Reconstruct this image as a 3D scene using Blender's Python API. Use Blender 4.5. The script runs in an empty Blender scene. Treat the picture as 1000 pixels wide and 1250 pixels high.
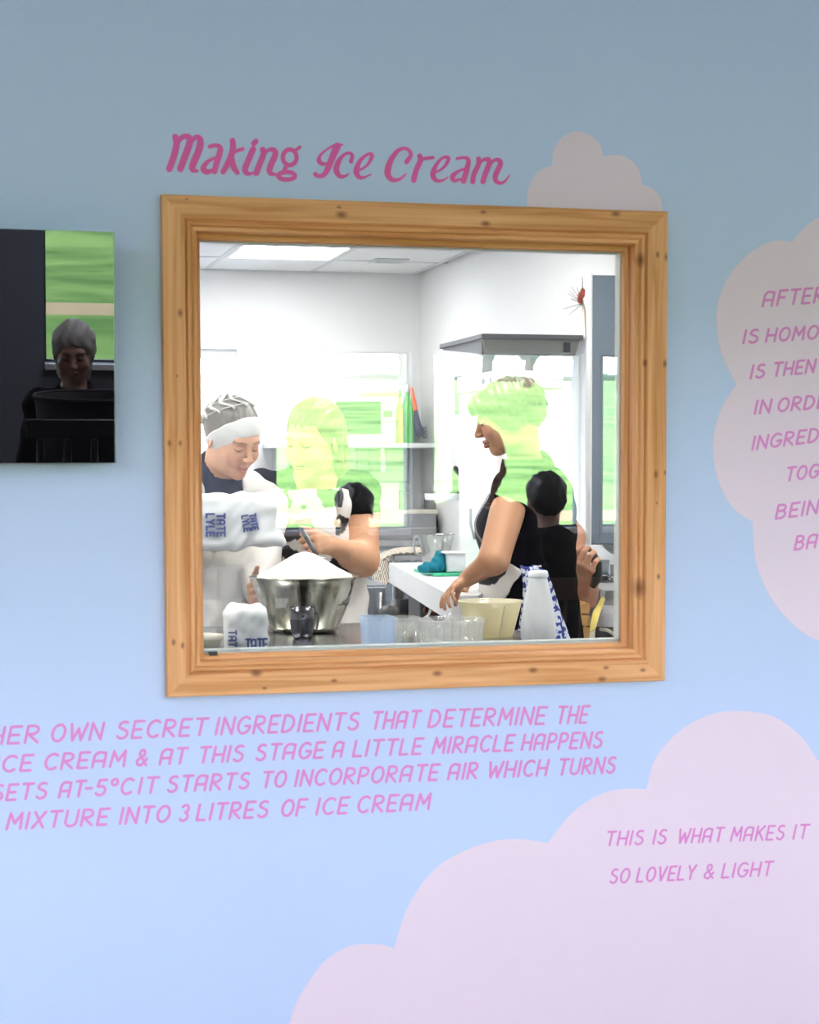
import bpy, bmesh, math, random
import numpy as np
from mathutils import Vector, Matrix
from mathutils.geometry import tessellate_polygon
random.seed(7)
PI = math.pi
S = bpy.context.scene
COL = S.collection

# ------------------------------------------------------------------ camera
F, CY, YAW, PIT, ROL = 2203.18, 712.96, .248085, -.0642104, -.00276216
CAM = np.array([0, -3., 1.38])
fw = np.array([math.sin(YAW)*math.cos(PIT), math.cos(YAW)*math.cos(PIT), math.sin(PIT)])
rt = np.cross(fw, [0, 0, 1.]); rt /= np.linalg.norm(rt); up = np.cross(rt, fw)
rt, up = rt*math.cos(ROL)+up*math.sin(ROL), -rt*math.sin(ROL)+up*math.cos(ROL)
cd = bpy.data.cameras.new('camera'); cam = bpy.data.objects.new('camera', cd); COL.objects.link(cam)
cd.sensor_fit = 'VERTICAL'; cd.sensor_height = 36; cd.lens = F*36/1250; cd.shift_y = (CY-625)/1250
cd.dof.use_dof = True; cd.dof.focus_distance = 5.2; cd.dof.aperture_fstop = 11
cam.matrix_world = Matrix(((rt[0], up[0], -fw[0], CAM[0]), (rt[1], up[1], -fw[1], CAM[1]), (rt[2], up[2], -fw[2], CAM[2]), (0, 0, 0, 1)))
S.camera = cam

# ------------------------------------------------------------------ world (bright overcast sky)
w = bpy.data.worlds.new('sky'); S.world = w; w.use_nodes = True
nt = w.node_tree; nt.nodes.clear()
tc = nt.nodes.new('ShaderNodeTexCoord'); sp = nt.nodes.new('ShaderNodeSeparateXYZ'); rp = nt.nodes.new('ShaderNodeValToRGB')
bg = nt.nodes.new('ShaderNodeBackground'); wo = nt.nodes.new('ShaderNodeOutputWorld')
nt.links.new(tc.outputs['Generated'], sp.inputs[0]); nt.links.new(sp.outputs['Z'], rp.inputs[0])
rp.color_ramp.elements[0].position = 0.0; rp.color_ramp.elements[0].color = (.92, .96, 1, 1)
rp.color_ramp.elements[1].position = .5; rp.color_ramp.elements[1].color = (.62, .78, 1, 1)
nt.links.new(rp.outputs[0], bg.inputs[0]); bg.inputs[1].default_value = 26.5
nt.links.new(bg.outputs[0], wo.inputs[0])

# ------------------------------------------------------------------ exposure
S.view_settings.view_transform = 'Standard'; S.view_settings.look = 'None'
S.view_settings.gamma = 1; S.view_settings.use_curve_mapping = False
S.view_settings.exposure = 0.0
KITCHEN_PANEL = 27.0      # ceiling light panels of the kitchen
CAFE_FILL = 58.0          # made-up cafe lamps, added to brighten the blue wall
try:
    S.cycles.use_denoising = True
    S.cycles.denoiser = 'OPENIMAGEDENOISE'
    S.cycles.max_bounces = 8; S.cycles.transparent_max_bounces = 16
    S.cycles.sample_clamp_indirect = 8
    S.cycles.caustics_reflective = False; S.cycles.caustics_refractive = False
except Exception:
    pass

# ------------------------------------------------------------------ measuring helpers (sight lines -> real positions)
def ray(px, py): return fw + rt*(px-500)/F - up*(py-CY)/F
def pix(px, py, Y): d = ray(px, py); return CAM + d*(Y-CAM[1])/d[1]
def pixz(px, py, Z): d = ray(px, py); return CAM + d*(Z-CAM[2])/d[2]
def pixx(px, py, X): d = ray(px, py); return CAM + d*(X-CAM[0])/d[0]
def ppm(Y, px=450): return 1/np.linalg.norm(pix(px, 600, Y)-pix(px+1, 600, Y))

# ------------------------------------------------------------------ materials
MATS = {}
def mat(name, col, rough=.6, metal=0, bump=0, bscale=200, var=0, vscale=8, coat=0, spec=.5, sss=0, stretch=None):
    if name in MATS: return MATS[name]
    m = bpy.data.materials.new(name); m.use_nodes = True; n = m.node_tree; b = n.nodes['Principled BSDF']
    b.inputs['Base Color'].default_value = (*col, 1); b.inputs['Roughness'].default_value = rough
    b.inputs['Metallic'].default_value = metal; b.inputs['Coat Weight'].default_value = coat
    b.inputs['Specular IOR Level'].default_value = spec
    if sss:
        b.inputs['Subsurface Weight'].default_value = sss; b.inputs['Subsurface Radius'].default_value = (.012, .004, .002)
    t = n.nodes.new('ShaderNodeTexCoord'); vec = t.outputs['Object']
    if stretch:
        mp = n.nodes.new('ShaderNodeMapping'); mp.inputs['Scale'].default_value = stretch
        n.links.new(vec, mp.inputs[0]); vec = mp.outputs[0]
    if var:
        nz = n.nodes.new('ShaderNodeTexNoise'); nz.inputs['Scale'].default_value = vscale; nz.inputs['Detail'].default_value = 4
        n.links.new(vec, nz.inputs['Vector'])
        mx = n.nodes.new('ShaderNodeMix'); mx.data_type = 'RGBA'
        mx.inputs[6].default_value = (*[max(0, c*(1-var)) for c in col], 1); mx.inputs[7].default_value = (*[min(1, c*(1+var)) for c in col], 1)
        n.links.new(nz.outputs[0], mx.inputs[0]); n.links.new(mx.outputs[2], b.inputs['Base Color'])
    if bump:
        nz = n.nodes.new('ShaderNodeTexNoise'); nz.inputs['Scale'].default_value = bscale; nz.inputs['Detail'].default_value = 3
        n.links.new(vec, nz.inputs['Vector'])
        bp = n.nodes.new('ShaderNodeBump'); bp.inputs['Strength'].default_value = bump; bp.inputs['Distance'].default_value = .002
        n.links.new(nz.outputs[0], bp.inputs['Height']); n.links.new(bp.outputs[0], b.inputs['Normal'])
    MATS[name] = m; return m

def attr_mat(name, rough=.5, sss=0, bump=0, bscale=300, spec=.5):
    if name in MATS: return MATS[name]
    m = mat(name, (.8, .8, .8), rough, sss=sss, bump=bump, bscale=bscale, spec=spec); n = m.node_tree
    a = n.nodes.new('ShaderNodeVertexColor'); a.layer_name = 'Col'
    n.links.new(a.outputs[0], n.nodes['Principled BSDF'].inputs['Base Color']); return m

def glass_mat(name, tint=(1, 1, 1), refl=.05, diffuse=0, dcol=(.9, .9, .9), rough=0):
    if name in MATS: return MATS[name]
    m = bpy.data.materials.new(name); m.use_nodes = True; n = m.node_tree; n.nodes.clear()
    tr = n.nodes.new('ShaderNodeBsdfTransparent'); tr.inputs[0].default_value = (*tint, 1)
    gl = n.nodes.new('ShaderNodeBsdfGlossy'); gl.inputs['Roughness'].default_value = rough
    mx = n.nodes.new('ShaderNodeMixShader'); mx.inputs[0].default_value = refl; o = n.nodes.new('ShaderNodeOutputMaterial')
    last = tr.outputs[0]
    if diffuse:
        df = n.nodes.new('ShaderNodeBsdfDiffuse'); df.inputs[0].default_value = (*dcol, 1)
        tl = n.nodes.new('ShaderNodeBsdfTranslucent'); tl.inputs[0].default_value = (*dcol, 1)
        m3 = n.nodes.new('ShaderNodeMixShader'); m3.inputs[0].default_value = .4
        n.links.new(df.outputs[0], m3.inputs[1]); n.links.new(tl.outputs[0], m3.inputs[2])
        m2 = n.nodes.new('ShaderNodeMixShader'); m2.inputs[0].default_value = diffuse
        n.links.new(tr.outputs[0], m2.inputs[1]); n.links.new(m3.outputs[0], m2.inputs[2]); last = m2.outputs[0]
    n.links.new(last, mx.inputs[1]); n.links.new(gl.outputs[0], mx.inputs[2]); n.links.new(mx.outputs[0], o.inputs[0])
    MATS[name] = m; return m

def emit_mat(name, col, s):
    m = bpy.data.materials.new(name); m.use_nodes = True; b = m.node_tree.nodes['Principled BSDF']
    b.inputs['Base Color'].default_value = (*col, 1)
    b.inputs['Emission Color'].default_value = (*col, 1); b.inputs['Emission Strength'].default_value = s; return m

def pine_mat(name, knots, axis):
    m = bpy.data.materials.new(name); m.use_nodes = True; n = m.node_tree; b = n.nodes['Principled BSDF']
    b.inputs['Roughness'].default_value = .6; b.inputs['Specular IOR Level'].default_value = .3
    g = n.nodes.new('ShaderNodeNewGeometry'); mp = n.nodes.new('ShaderNodeMapping')
    mp.inputs['Scale'].default_value = (2.2, 60, 60) if axis == 0 else (60, 60, 2.2)
    n.links.new(g.outputs['Position'], mp.inputs[0])
    nz = n.nodes.new('ShaderNodeTexNoise'); nz.inputs['Scale'].default_value = 1.4; nz.inputs['Detail'].default_value = 5; nz.inputs['Distortion'].default_value = .6
    n.links.new(mp.outputs[0], nz.inputs['Vector'])
    r = n.nodes.new('ShaderNodeValToRGB'); e = r.color_ramp.elements
    e[0].position = .3; e[0].color = (.52, .215, .058, 1); e[1].position = .72; e[1].color = (.84, .46, .225, 1)
    k = e.new(.5); k.color = (.71, .36, .15, 1)
    n.links.new(nz.outputs[0], r.inputs[0]); last = r.outputs[0]
    for (p, rad) in knots:
        d = n.nodes.new('ShaderNodeVectorMath'); d.operation = 'SUBTRACT'; d.inputs[1].default_value = p
        n.links.new(g.outputs['Position'], d.inputs[0])
        s = n.nodes.new('ShaderNodeVectorMath'); s.operation = 'MULTIPLY'
        s.inputs[1].default_value = (.7, .3, 1.2) if axis == 0 else (1.2, .3, .7); n.links.new(d.outputs[0], s.inputs[0])
        l = n.nodes.new('ShaderNodeVectorMath'); l.operation = 'LENGTH'; n.links.new(s.outputs[0], l.inputs[0])
        q = n.nodes.new('ShaderNodeMapRange'); q.inputs[1].default_value = rad*.2; q.inputs[2].default_value = rad*.95
        q.inputs[3].default_value = .8; q.inputs[4].default_value = 0; n.links.new(l.outputs['Value'], q.inputs[0])
        mx = n.nodes.new('ShaderNodeMix'); mx.data_type = 'RGBA'; mx.inputs[7].default_value = (.17, .05, .018, 1)
        n.links.new(q.outputs[0], mx.inputs[0]); n.links.new(last, mx.inputs[6]); last = mx.outputs[2]
    n.links.new(last, b.inputs['Base Color']); return m

# ------------------------------------------------------------------ object helpers
ORG = {}
def root(name, loc, label, cat, group=None):
    o = bpy.data.objects.new(name, None); COL.objects.link(o); o.location = loc; o.empty_display_size = .05
    ORG[o] = np.array(loc, float); return tag(o, label, cat, group)
def tag(o, label, cat, group=None, kind=None):
    if label: o['label'] = label
    if cat: o['category'] = cat
    if group: o['group'] = group
    if kind: o['kind'] = kind
    return o
def struct(o, label=None):
    o['kind'] = 'structure'
    if label: o['label'] = label
    return o
def obj(name, vf, m, parent=None, smooth=False, org=None, label=None):
    V, Fc = vf
    V = np.asarray(V, float).reshape(-1, 3)
    if parent is not None: og = ORG[parent]
    elif org is not None: og = np.array(org, float)
    else:
        mn, mx = V.min(0), V.max(0); og = np.array([(mn[0]+mx[0])/2, (mn[1]+mx[1])/2, mn[2]])
    me = bpy.data.meshes.new(name)
    if isinstance(Fc, np.ndarray) and len(Fc):
        nF, k = Fc.shape; me.vertices.add(len(V)); me.vertices.foreach_set('co', (V-og).astype(np.float32).ravel())
        me.loops.add(nF*k); me.loops.foreach_set('vertex_index', Fc.ravel().astype(np.int32))
        me.polygons.add(nF); me.polygons.foreach_set('loop_start', np.arange(0, nF*k, k, dtype=np.int32))
        try: me.polygons.foreach_set('loop_total', np.full(nF, k, dtype=np.int32))
        except Exception: pass
        me.update(calc_edges=True); me.validate()
    else:
        me.from_pydata([tuple(v) for v in (V-og)], [], [tuple(f) for f in Fc])
    if smooth: me.polygons.foreach_set('use_smooth', [True]*len(me.polygons))
    me.update()
    if m is not None: me.materials.append(m)
    o = bpy.data.objects.new(name, me); COL.objects.link(o)
    if parent is not None: o.parent = parent
    else: o.location = og
    ORG[o] = og
    if parent is not None and parent.type == 'MESH': pass
    if label: o['label'] = label
    return o
def join(*vfs):
    V, Fc, n = [], [], 0
    for v, f in vfs:
        v = np.asarray(v, float).reshape(-1, 3); V.append(v); Fc += [tuple(i+n for i in q) for q in f]; n += len(v)
    return np.concatenate(V), Fc
def box(x0, x1, y0, y1, z0, z1, bev=0):
    if x0 > x1: x0, x1 = x1, x0
    if y0 > y1: y0, y1 = y1, y0
    if z0 > z1: z0, z1 = z1, z0
    V = [(x, y, z) for x in (x0, x1) for y in (y0, y1) for z in (z0, z1)]
    Fc = [(0, 1, 3, 2), (4, 6, 7, 5), (0, 4, 5, 1), (2, 3, 7, 6), (0, 2, 6, 4), (1, 5, 7, 3)]
    if bev: return bevelled(V, Fc, bev)
    return np.array(V), Fc
def bevelled(V, Fc, r, seg=2):
    bm = bmesh.new(); vs = [bm.verts.new(v) for v in V]
    for f in Fc: bm.faces.new([vs[i] for i in f])
    bmesh.ops.recalc_face_normals(bm, faces=bm.faces[:])
    bmesh.ops.bevel(bm, geom=bm.edges[:], offset=r, segments=seg, profile=.5, affect='EDGES')
    bm.verts.ensure_lookup_table()
    for i, v in enumerate(bm.verts): v.index = i
    V2 = np.array([v.co[:] for v in bm.verts]); F2 = [tuple(v.index for v in f.verts) for f in bm.faces]; bm.free()
    return V2, F2
def xf(vf, M):
    V = np.asarray(vf[0], float); A = np.array(M)
    return V@A[:3, :3].T+A[:3, 3], vf[1]
def rotz(vf, a, c):
    return xf(vf, Matrix.Translation(Vector(c))@Matrix.Rotation(a, 4, 'Z')@Matrix.Translation(-Vector(c)))
def lathe(prof, c, n=40, cap0=True, cap1=False, sx=1, sy=1):
    V = []; Fc = []
    for (r, z) in prof:
        for i in range(n):
            a = 2*PI*i/n; V.append((c[0]+r*sx*math.cos(a), c[1]+r*sy*math.sin(a), c[2]+z))
    for k in range(len(prof)-1):
        for i in range(n): j = (i+1) % n; Fc.append((k*n+i, k*n+j, (k+1)*n+j, (k+1)*n+i))
    if cap0: Fc.append(tuple(range(n))[::-1])
    if cap1: Fc.append(tuple((len(prof)-1)*n+i for i in range(n)))
    return np.array(V), Fc
def vessel(prof, th, c, n=40):   # open vessel with wall thickness, profile bottom->top of outer side
    inner = [(max(r-th, .001), z) for r, z in prof[::-1][:-1]]+[(max(prof[0][0]-th, .001), prof[0][1]+th)]
    return lathe(prof+inner, c, n, True, True)
def tube(pts, r, n=8, caps=True):
    pts = [np.array(p, float) for p in pts]; rs = r if hasattr(r, '__len__') else [r]*len(pts)
    V, Fc = [], []; prev = None
    for i, p in enumerate(pts):
        t = pts[min(i+1, len(pts)-1)]-pts[max(i-1, 0)]; t /= max(np.linalg.norm(t), 1e-9)
        if prev is None:
            a = np.array([0, 0, 1.]) if abs(t[2]) < .9 else np.array([1., 0, 0])
        else: a = prev
        b = np.cross(t, a); b /= np.linalg.norm(b); a = np.cross(b, t); prev = a
        for k in range(n):
            th = 2*PI*k/n; V.append(p+rs[i]*(a*math.cos(th)+b*math.sin(th)))
    for i in range(len(pts)-1):
        for k in range(n): j = (k+1) % n; Fc.append((i*n+k, i*n+j, (i+1)*n+j, (i+1)*n+k))
    if caps: Fc.append(tuple(range(n))[::-1]); Fc.append(tuple((len(pts)-1)*n+k for k in range(n)))
    return np.array(V), Fc
def prism(poly, y0, y1):     # polygon in XZ extruded along y; poly list of (x,z)
    n = len(poly); V = [(x, y0, z) for x, z in poly]+[(x, y1, z) for x, z in poly]
    Fc = [tuple(range(n)), tuple(range(2*n-1, n-1, -1))]+[(i, i+n, (i+1) % n+n, (i+1) % n) for i in range(n)]
    return np.array(V), Fc
def spline(pts, per=8, closed=False):
    P = [np.array(p, float) for p in pts]; out = []
    for i in range(len(P)-1):
        p0 = P[max(i-1, 0)]; p1, p2 = P[i], P[i+1]; p3 = P[min(i+2, len(P)-1)]
        for k in range(per):
            t = k/per; out.append(.5*((2*p1)+(-p0+p2)*t+(2*p0-5*p1+4*p2-p3)*t*t+(-p0+3*p1-3*p2+p3)*t**3))
    out.append(P[-1]); return out

M_WHITE = mat('white_paint', (.82, .82, .83), .5)
M_WALLB = mat('blue_wall_paint', (.49, .605, .84), .55, bump=.06, bscale=260)
M_STEEL = mat('brushed_steel', (.62, .62, .62), .28, 1, bump=.05, bscale=80, var=.12, vscale=14)
M_BLACK = mat('black_plastic', (.012, .012, .014), .35)

# ================================================================== SETTING: viewing wall
WY = .022; WB = .14
HX0, HX1, HZ0, HZ1 = .36, 1.216, 1.02, 1.81
parts = [box(-4.2, HX0, WY, WB, 0, 2.6), box(HX1, 7.0, WY, WB, 0, 2.6), box(HX0, HX1, WY, WB, 0, HZ0), box(HX0, HX1, WY, WB, HZ1, 2.6)]
struct(obj('wall_front', join(*parts), M_WALLB, org=(0, WY, 0)))
# kitchen side skin of that wall is white
parts = [box(-1.2, HX0, WB, WB+.012, 0, 2.6), box(HX1, 2.6, WB, WB+.012, 0, 2.6), box(HX0, HX1, WB, WB+.012, 0, HZ0), box(HX0, HX1, WB, WB+.012, HZ1, 2.6)]
struct(obj('wall_kitchen_front', join(*parts), M_WHITE, org=(0, WB, 0)))

# ---- timber window frame with glass
X0, X1, Z0, Z1 = .3425, 1.231, .999, 1.829
wf = root('window_1', ((X0+X1)/2, 0, Z0), 'pine framed interior viewing window looking into the kitchen', None); wf['kind'] = 'structure'
PROFILE = [(0, WY), (0, .0015), (.0015, 0), (.0365, 0), (.0385, .003), (.0402, .0065), (.0415, .003), (.0435, .0015), (.0475, .0035),
           (.0500, .0085), (.0520, .0075), (.0560, .0075), (.0575, .010), (.0575, .038), (.0590, .0375), (.0655, .0380), (.0670, .040), (.0670, .052), (0.03, .052), (.03, WY)]
def rail(side):
    V, Fc = [], []; n = len(PROFILE)
    for e in (0, 1):
        for t, y in PROFILE:
            if side == 'top': p = ((X0+t, X1-t)[e], y, Z1-t)
            if side == 'bottom': p = ((X1-t, X0+t)[e], y, Z0+t)
            if side == 'left': p = (X0+t, y, (Z0+t, Z1-t)[e])
            if side == 'right': p = (X1-t, y, (Z1-t, Z0+t)[e])
            V.append(p)
    for i in range(n): j = (i+1) % n; Fc.append((i, j, j+n, i+n))
    Fc.append(tuple(range(n-1, -1, -1))); Fc.append(tuple(range(n, 2*n)))
    return np.array(V), Fc
def K(l): return [((pix(x, y, 0)[0], 0, pix(x, y, 0)[2]), r/707.) for x, y, r in l]
knots = {'top': K([(417, 262, 7), (414, 253, 3), (590, 259, 4), (593, 273, 6), (752, 261, 6), (684, 298, 5), (228, 243, 2)]),
         'left': K([(220, 382, 5), (207, 541, 4), (220, 541, 3.5), (212, 784, 4), (223, 788, 4), (216, 459, 2)]),
         'right': K([(803, 311, 4), (814, 314, 5), (783, 317, 9), (788, 443, 5), (812, 444, 5), (801, 579, 5), (812, 577, 3), (804, 704, 4), (782, 718, 12), (802, 614, 2)]),
         'bottom': K([(313, 822, 7), (323, 840, 3), (408, 831, 4), (534, 822, 6), (651, 818, 6), (740, 815, 4), (735, 829, 6), (785, 818, 4)])}
rails = {}
for s in ('top', 'bottom', 'left', 'right'):
    rails[s] = obj('frame_rail', rail(s), pine_mat('pine_'+s, knots[s], 0 if s in ('top', 'bottom') else 2), wf, org=None)
GX0, GX1, GZ0, GZ1 = X0+.06, X1-.06, Z0+.06, Z1-.06
obj('glass_pane', box(GX0, GX1, .053, .057, GZ0, GZ1), glass_mat('window_glass', (.985, 1, .99), .115), wf)
gk = []
t = .0625
for b in (box(X0+t-.01, X0+t+.0045, .0575, .083, Z0+.055, Z1-.055), box(X1-t-.0045, X1-t+.01, .0575, .083, Z0+.055, Z1-.055),
          box(X0+.055, X1-.055, .0575, .083, Z0+.05, Z0+t+.0095), box(X0+.055, X1-.055, .0575, .083, Z1-t-.0055, Z1-.05)): gk.append(b)
obj('white_glazing_strip', join(*gk), mat('white_strip', (.72, .77, .75), .5), wf, label='white strip behind the glass edge')
p = pix(259.5, 797.5, .045)
obj('rubber_packer', box(p[0]-.0072, p[0]+.0072, .034, .052, Z0+.064, Z0+.0715, .001), M_BLACK, wf, label='small black rubber packer at lower left corner')

# ---- wall clouds
def cloud(name, arcs, label, th=.0006):
    poly = []
    for a in arcs:
        s = spline(a, 8) if len(a) > 2 else [np.array(q, float) for q in a]
        poly += s if not poly else s[1:]
    xz = [(pix(q[0], q[1], WY)[0], pix(q[0], q[1], WY)[2]) for q in poly]
    if abs(xz[0][0]-xz[-1][0])+abs(xz[0][1]-xz[-1][1]) < 1e-4: xz = xz[:-1]
    n_ = len(xz)
    tri = tessellate_polygon([[Vector((a, b, 0)) for a, b in xz]])
    V = np.array([(a, WY-th, b) for a, b in xz]+[(a, WY, b) for a, b in xz])
    Fc = [tuple(t) for t in tri]+[tuple(i+n_ for i in t[::-1]) for t in tri]+[(i, i+n_, (i+1) % n_+n_, (i+1) % n_) for i in range(n_)]
    o = obj(name, (V, Fc), mat('pale_pink_vinyl', (.74, .625, .73), .5, bump=.04, bscale=260)); return tag(o, label, 'wall sticker')
cloud('cloud_decal', [[(643, 262), (643, 248), (646, 228), (656, 210), (674, 202)], [(674, 202), (676, 183), (687, 167), (705, 160.5), (722, 166), (733, 178), (736, 192)],
      [(736, 192), (752, 189), (768, 194), (780, 208), (784, 226)], [(784, 226), (796, 230), (806, 241), (809, 256), (809, 264)], [(809, 264), (643, 262)]],
      'small pale pink cloud on the blue wall resting on top of the window frame')
cloud('cloud_decal', [[(1060, 250), (1030, 253), (1000, 265), (981, 279), (967, 295.5)], [(967, 295.5), (945, 294), (922, 304), (899, 325), (882, 353), (874.5, 386), (881, 432), (899, 469)],
      [(899, 469), (880, 500), (870.5, 540), (876, 584), (893, 618), (919, 638)], [(919, 638), (923, 686), (940, 728), (966, 760), (1000, 782), (1060, 790), (1120, 770), (1158, 720)], [(1158, 720), (1205, 690), (1225, 630), (1205, 570), (1170, 535)], [(1170, 535), (1212, 490), (1222, 420), (1195, 360), (1140, 335)], [(1140, 335), (1128, 285), (1090, 255), (1060, 250)]],
      'large pale pink cloud with eight lines of lettering, cut by the right picture edge')
cloud('cloud_decal', [[(350, 1275), (355, 1243), (369, 1210), (398, 1172), (430, 1154), (465, 1153), (481, 1158)], [(481, 1158), (498, 1107), (531, 1061), (578, 1034), (624, 1024), (669, 1029)],
      [(669, 1029), (696, 995), (729, 971), (762, 963), (789, 963.5)], [(789, 963.5), (801, 925), (830, 892), (868, 872), (908, 868), (947, 876), (980, 901), (1000, 929), (1035, 950), (1060, 980)],
      [(1060, 980), (1060, 1285), (350, 1290), (350, 1275)]],
      'large pale pink cloud rising to the right in the lower right corner of the wall')

# ---- lettering: a rounded stroke alphabet
def arc(cx, cy, rx, ry, a0, a1, n=10):
    return [(cx+rx*math.cos(math.radians(a0+(a1-a0)*i/n)), cy+ry*math.sin(math.radians(a0+(a1-a0)*i/n))) for i in range(n+1)]
GL = {
 'A': (.66, [[(0, 0), (.0, .62)]+arc(.29, .66, .29, .32, 180, 60, 6)+[(.60, .92), (.60, 0)], [(.02, .40), (.58, .40)]]),
 'B': (.58, [[(0, 0), (0, 1)]+arc(.24, .77, .26, .23, 90, -70, 7)+[(.1, .54)], [(.1, .54)]+arc(.28, .27, .28, .27, 80, -90, 8)+[(0, 0)]]),
 'C': (.62, [arc(.36, .5, .36, .5, 50, 310, 14)]),
 'D': (.64, [[(0, 0), (0, 1)]+arc(.14, .5, .46, .5, 90, -90, 12)+[(0, 0)]]),
 'E': (.50, [[(.50, 1), (0, 1), (0, 0), (.50, 0)], [(0, .5), (.42, .5)]]),
 'F': (.48, [[(.50, 1), (0, 1), (0, 0)], [(0, .52), (.40, .52)]]),
 'G': (.68, [arc(.36, .5, .36, .5, 50, 345, 16)+[(.70, .45), (.42, .45)]]),
 'H': (.60, [[(0, 0), (0, 1)], [(.60, 0), (.60, 1)], [(0, .48), (.60, .48)]]),
 'I': (.05, [[(.02, 0), (.02, 1)]]),
 'K': (.58, [[(0, 0), (0, 1)], [(.55, 1), (.03, .45)], [(.16, .60), (.58, 0)]]),
 'L': (.48, [[(0, 1), (0, 0), (.48, 0)]]),
 'M': (.74, [[(0, 0), (.06, 1), (.38, .35), (.68, 1), (.74, 0)]]),
 'N': (.60, [[(0, 0), (0, 1), (.60, 0), (.60, 1)]]),
 'O': (.68, [arc(.34, .5, .34, .5, 90, 450, 18)]),
 'P': (.54, [[(0, 0), (0, 1)]+arc(.22, .73, .30, .27, 90, -90, 9)+[(0, .46)]]),
 'R': (.58, [[(0, 0), (0, 1)]+arc(.22, .75, .30, .25, 90, -90, 9)+[(.08, .50), (.58, 0)]]),
 'S': (.54, [arc(.29, .75, .25, .25, 50, 200, 9)+arc(.27, .26, .27, .26, 50, -150, 10)]),
 'T': (.58, [[(0, 1), (.60, 1)], [(.30, 1), (.30, 0)]]),
 'U': (.60, [[(0, 1), (0, .35)]+arc(.30, .30, .30, .30, 180, 360, 9)+[(.60, 1)]]),
 'V': (.60, [[(0, 1), (.28, 0), (.60, 1)]]),
 'W': (.86, [[(0, 1), (.20, 0), (.44, .72), (.66, 0), (.88, 1)]]),
 'X': (.58, [[(0, 0), (.58, 1)], [(0, 1), (.58, 0)]]),
 'Y': (.58, [[(0, 1), (.29, .48), (.58, 1)], [(.29, .48), (.29, 0)]]),
 '3': (.50, [arc(.24, .76, .25, .24, 150, -80, 9)+arc(.24, .26, .28, .26, 80, -150, 10)]),
 '5': (.52, [[(.50, 1), (.08, 1), (.04, .58)]+arc(.24, .30, .28, .30, 110, -150, 10)]),
 '-': (.34, [[(0, .5), (.34, .5)]]),
 'o': (.36, [arc(.18, .82, .18, .20, 90, 450, 12)]),
 '&': (.72, [[(.72, .0), (.15, .68)], arc(.30, .80, .18, .20, 215, 0, 8)+[(.44, .64), (.10, .40)], arc(.28, .24, .26, .24, 140, 300, 8)+[(.70, .42)]]),
}
RC = [0]
def ribbon(pts, w, yfr, reset=True):      # world (x,z) points and half widths -> rounded flat strip, front at yfr
    V, Fc = [], []; n = len(pts)
    P = [np.array(p, float) for p in pts]; ws = list(w) if hasattr(w, '__len__') else [w]*n
    keep = [0]+[i for i in range(1, n) if np.linalg.norm(P[i]-P[i-1]) > 1e-6]; P = [P[i] for i in keep]; ws = [ws[i] for i in keep]; n = len(P)
    if reset: RC[0] = 0
    def add(front, quads, border):
        RC[0] += 1; y = yfr-1.6e-5*RC[0]; b = len(V); k = len(front)
        V.extend([(x, y, z) for x, z in front]); V.extend([(x, WYB[0], z) for x, z in front])
        Fc.extend([tuple(b+i for i in q) for q in quads]); m_ = len(border)
        Fc.extend([(b+border[i], b+border[i]+k, b+border[(i+1) % m_]+k, b+border[(i+1) % m_]) for i in range(m_)])
    segs = [0]
    for i in range(1, n-1):
        a, c = P[i]-P[i-1], P[i+1]-P[i]
        if np.dot(a, c)/(np.linalg.norm(a)*np.linalg.norm(c)) < .62: segs.append(i)
    segs.append(n-1)
    for s0, s1 in zip(segs[:-1], segs[1:]):
        L, R_ = [], []
        for i in range(s0, s1+1):
            t = P[min(i+1, s1)]-P[max(i-1, s0)]; t /= max(np.linalg.norm(t), 1e-9); nn = np.array([-t[1], t[0]])
            L.append(P[i]+nn*ws[i]); R_.append(P[i]-nn*ws[i])
        m_ = len(L); add(L+R_, [(i, m_+i, m_+i+1, i+1) for i in range(m_-1)], list(range(m_))+list(range(2*m_-1, m_-1, -1)))
    for i in segs:
        add([P[i]+ws[i]*np.array([math.cos(a*PI/5+.2), -math.sin(a*PI/5+.2)]) for a in range(10)], [tuple(range(10))], list(range(10)))
    return V, Fc
WYB = [WY]
def word_mesh(txt, x0, x1, base, cap, slant, wpx, Ymap, yfront):
    tot = sum(GL[c][0] for c in txt); gaps = max(len(txt)-1, 1); gapu = .30
    if len(txt) == 1: sc = (x1-x0)
    else: sc = (x1-x0-slant*cap)/(tot+gapu*gaps)
    out = []; u = 0
    for c in txt:
        wd, strokes = GL[c]
        for s in strokes:
            q = []
            for (a, b) in s:
                px = x0+(u+a)*(sc if len(txt) > 1 else (cap*.9 if c != 'A' else cap*.9))+slant*cap*b
                py = base(px)-cap*b; wpt = pix(px, py, Ymap); q.append((wpt[0], wpt[2]))
            out.append(ribbon(q, wpx/2/707., yfront, s is strokes[0]))
        u += wd+gapu
    return join(*out)
M_PINK = mat('pink_vinyl', (.66, .22, .56), .45)
M_MAG = mat('magenta_vinyl', (.70, .075, .37), .45)
def lettering(label, lines, m, yfront, wpx, slant=.22):
    o = None
    for txts, base, cap in lines:
        for txt, a, b in txts:
            p0 = pix(a, base(a), WY)
            if o is None: o = root('wall_lettering', (p0[0], WY, p0[2]), label, 'lettering')
            obj('word', word_mesh(txt, a, b, base, cap, slant, wpx, WY, yfront), m, o)
    return o
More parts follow.
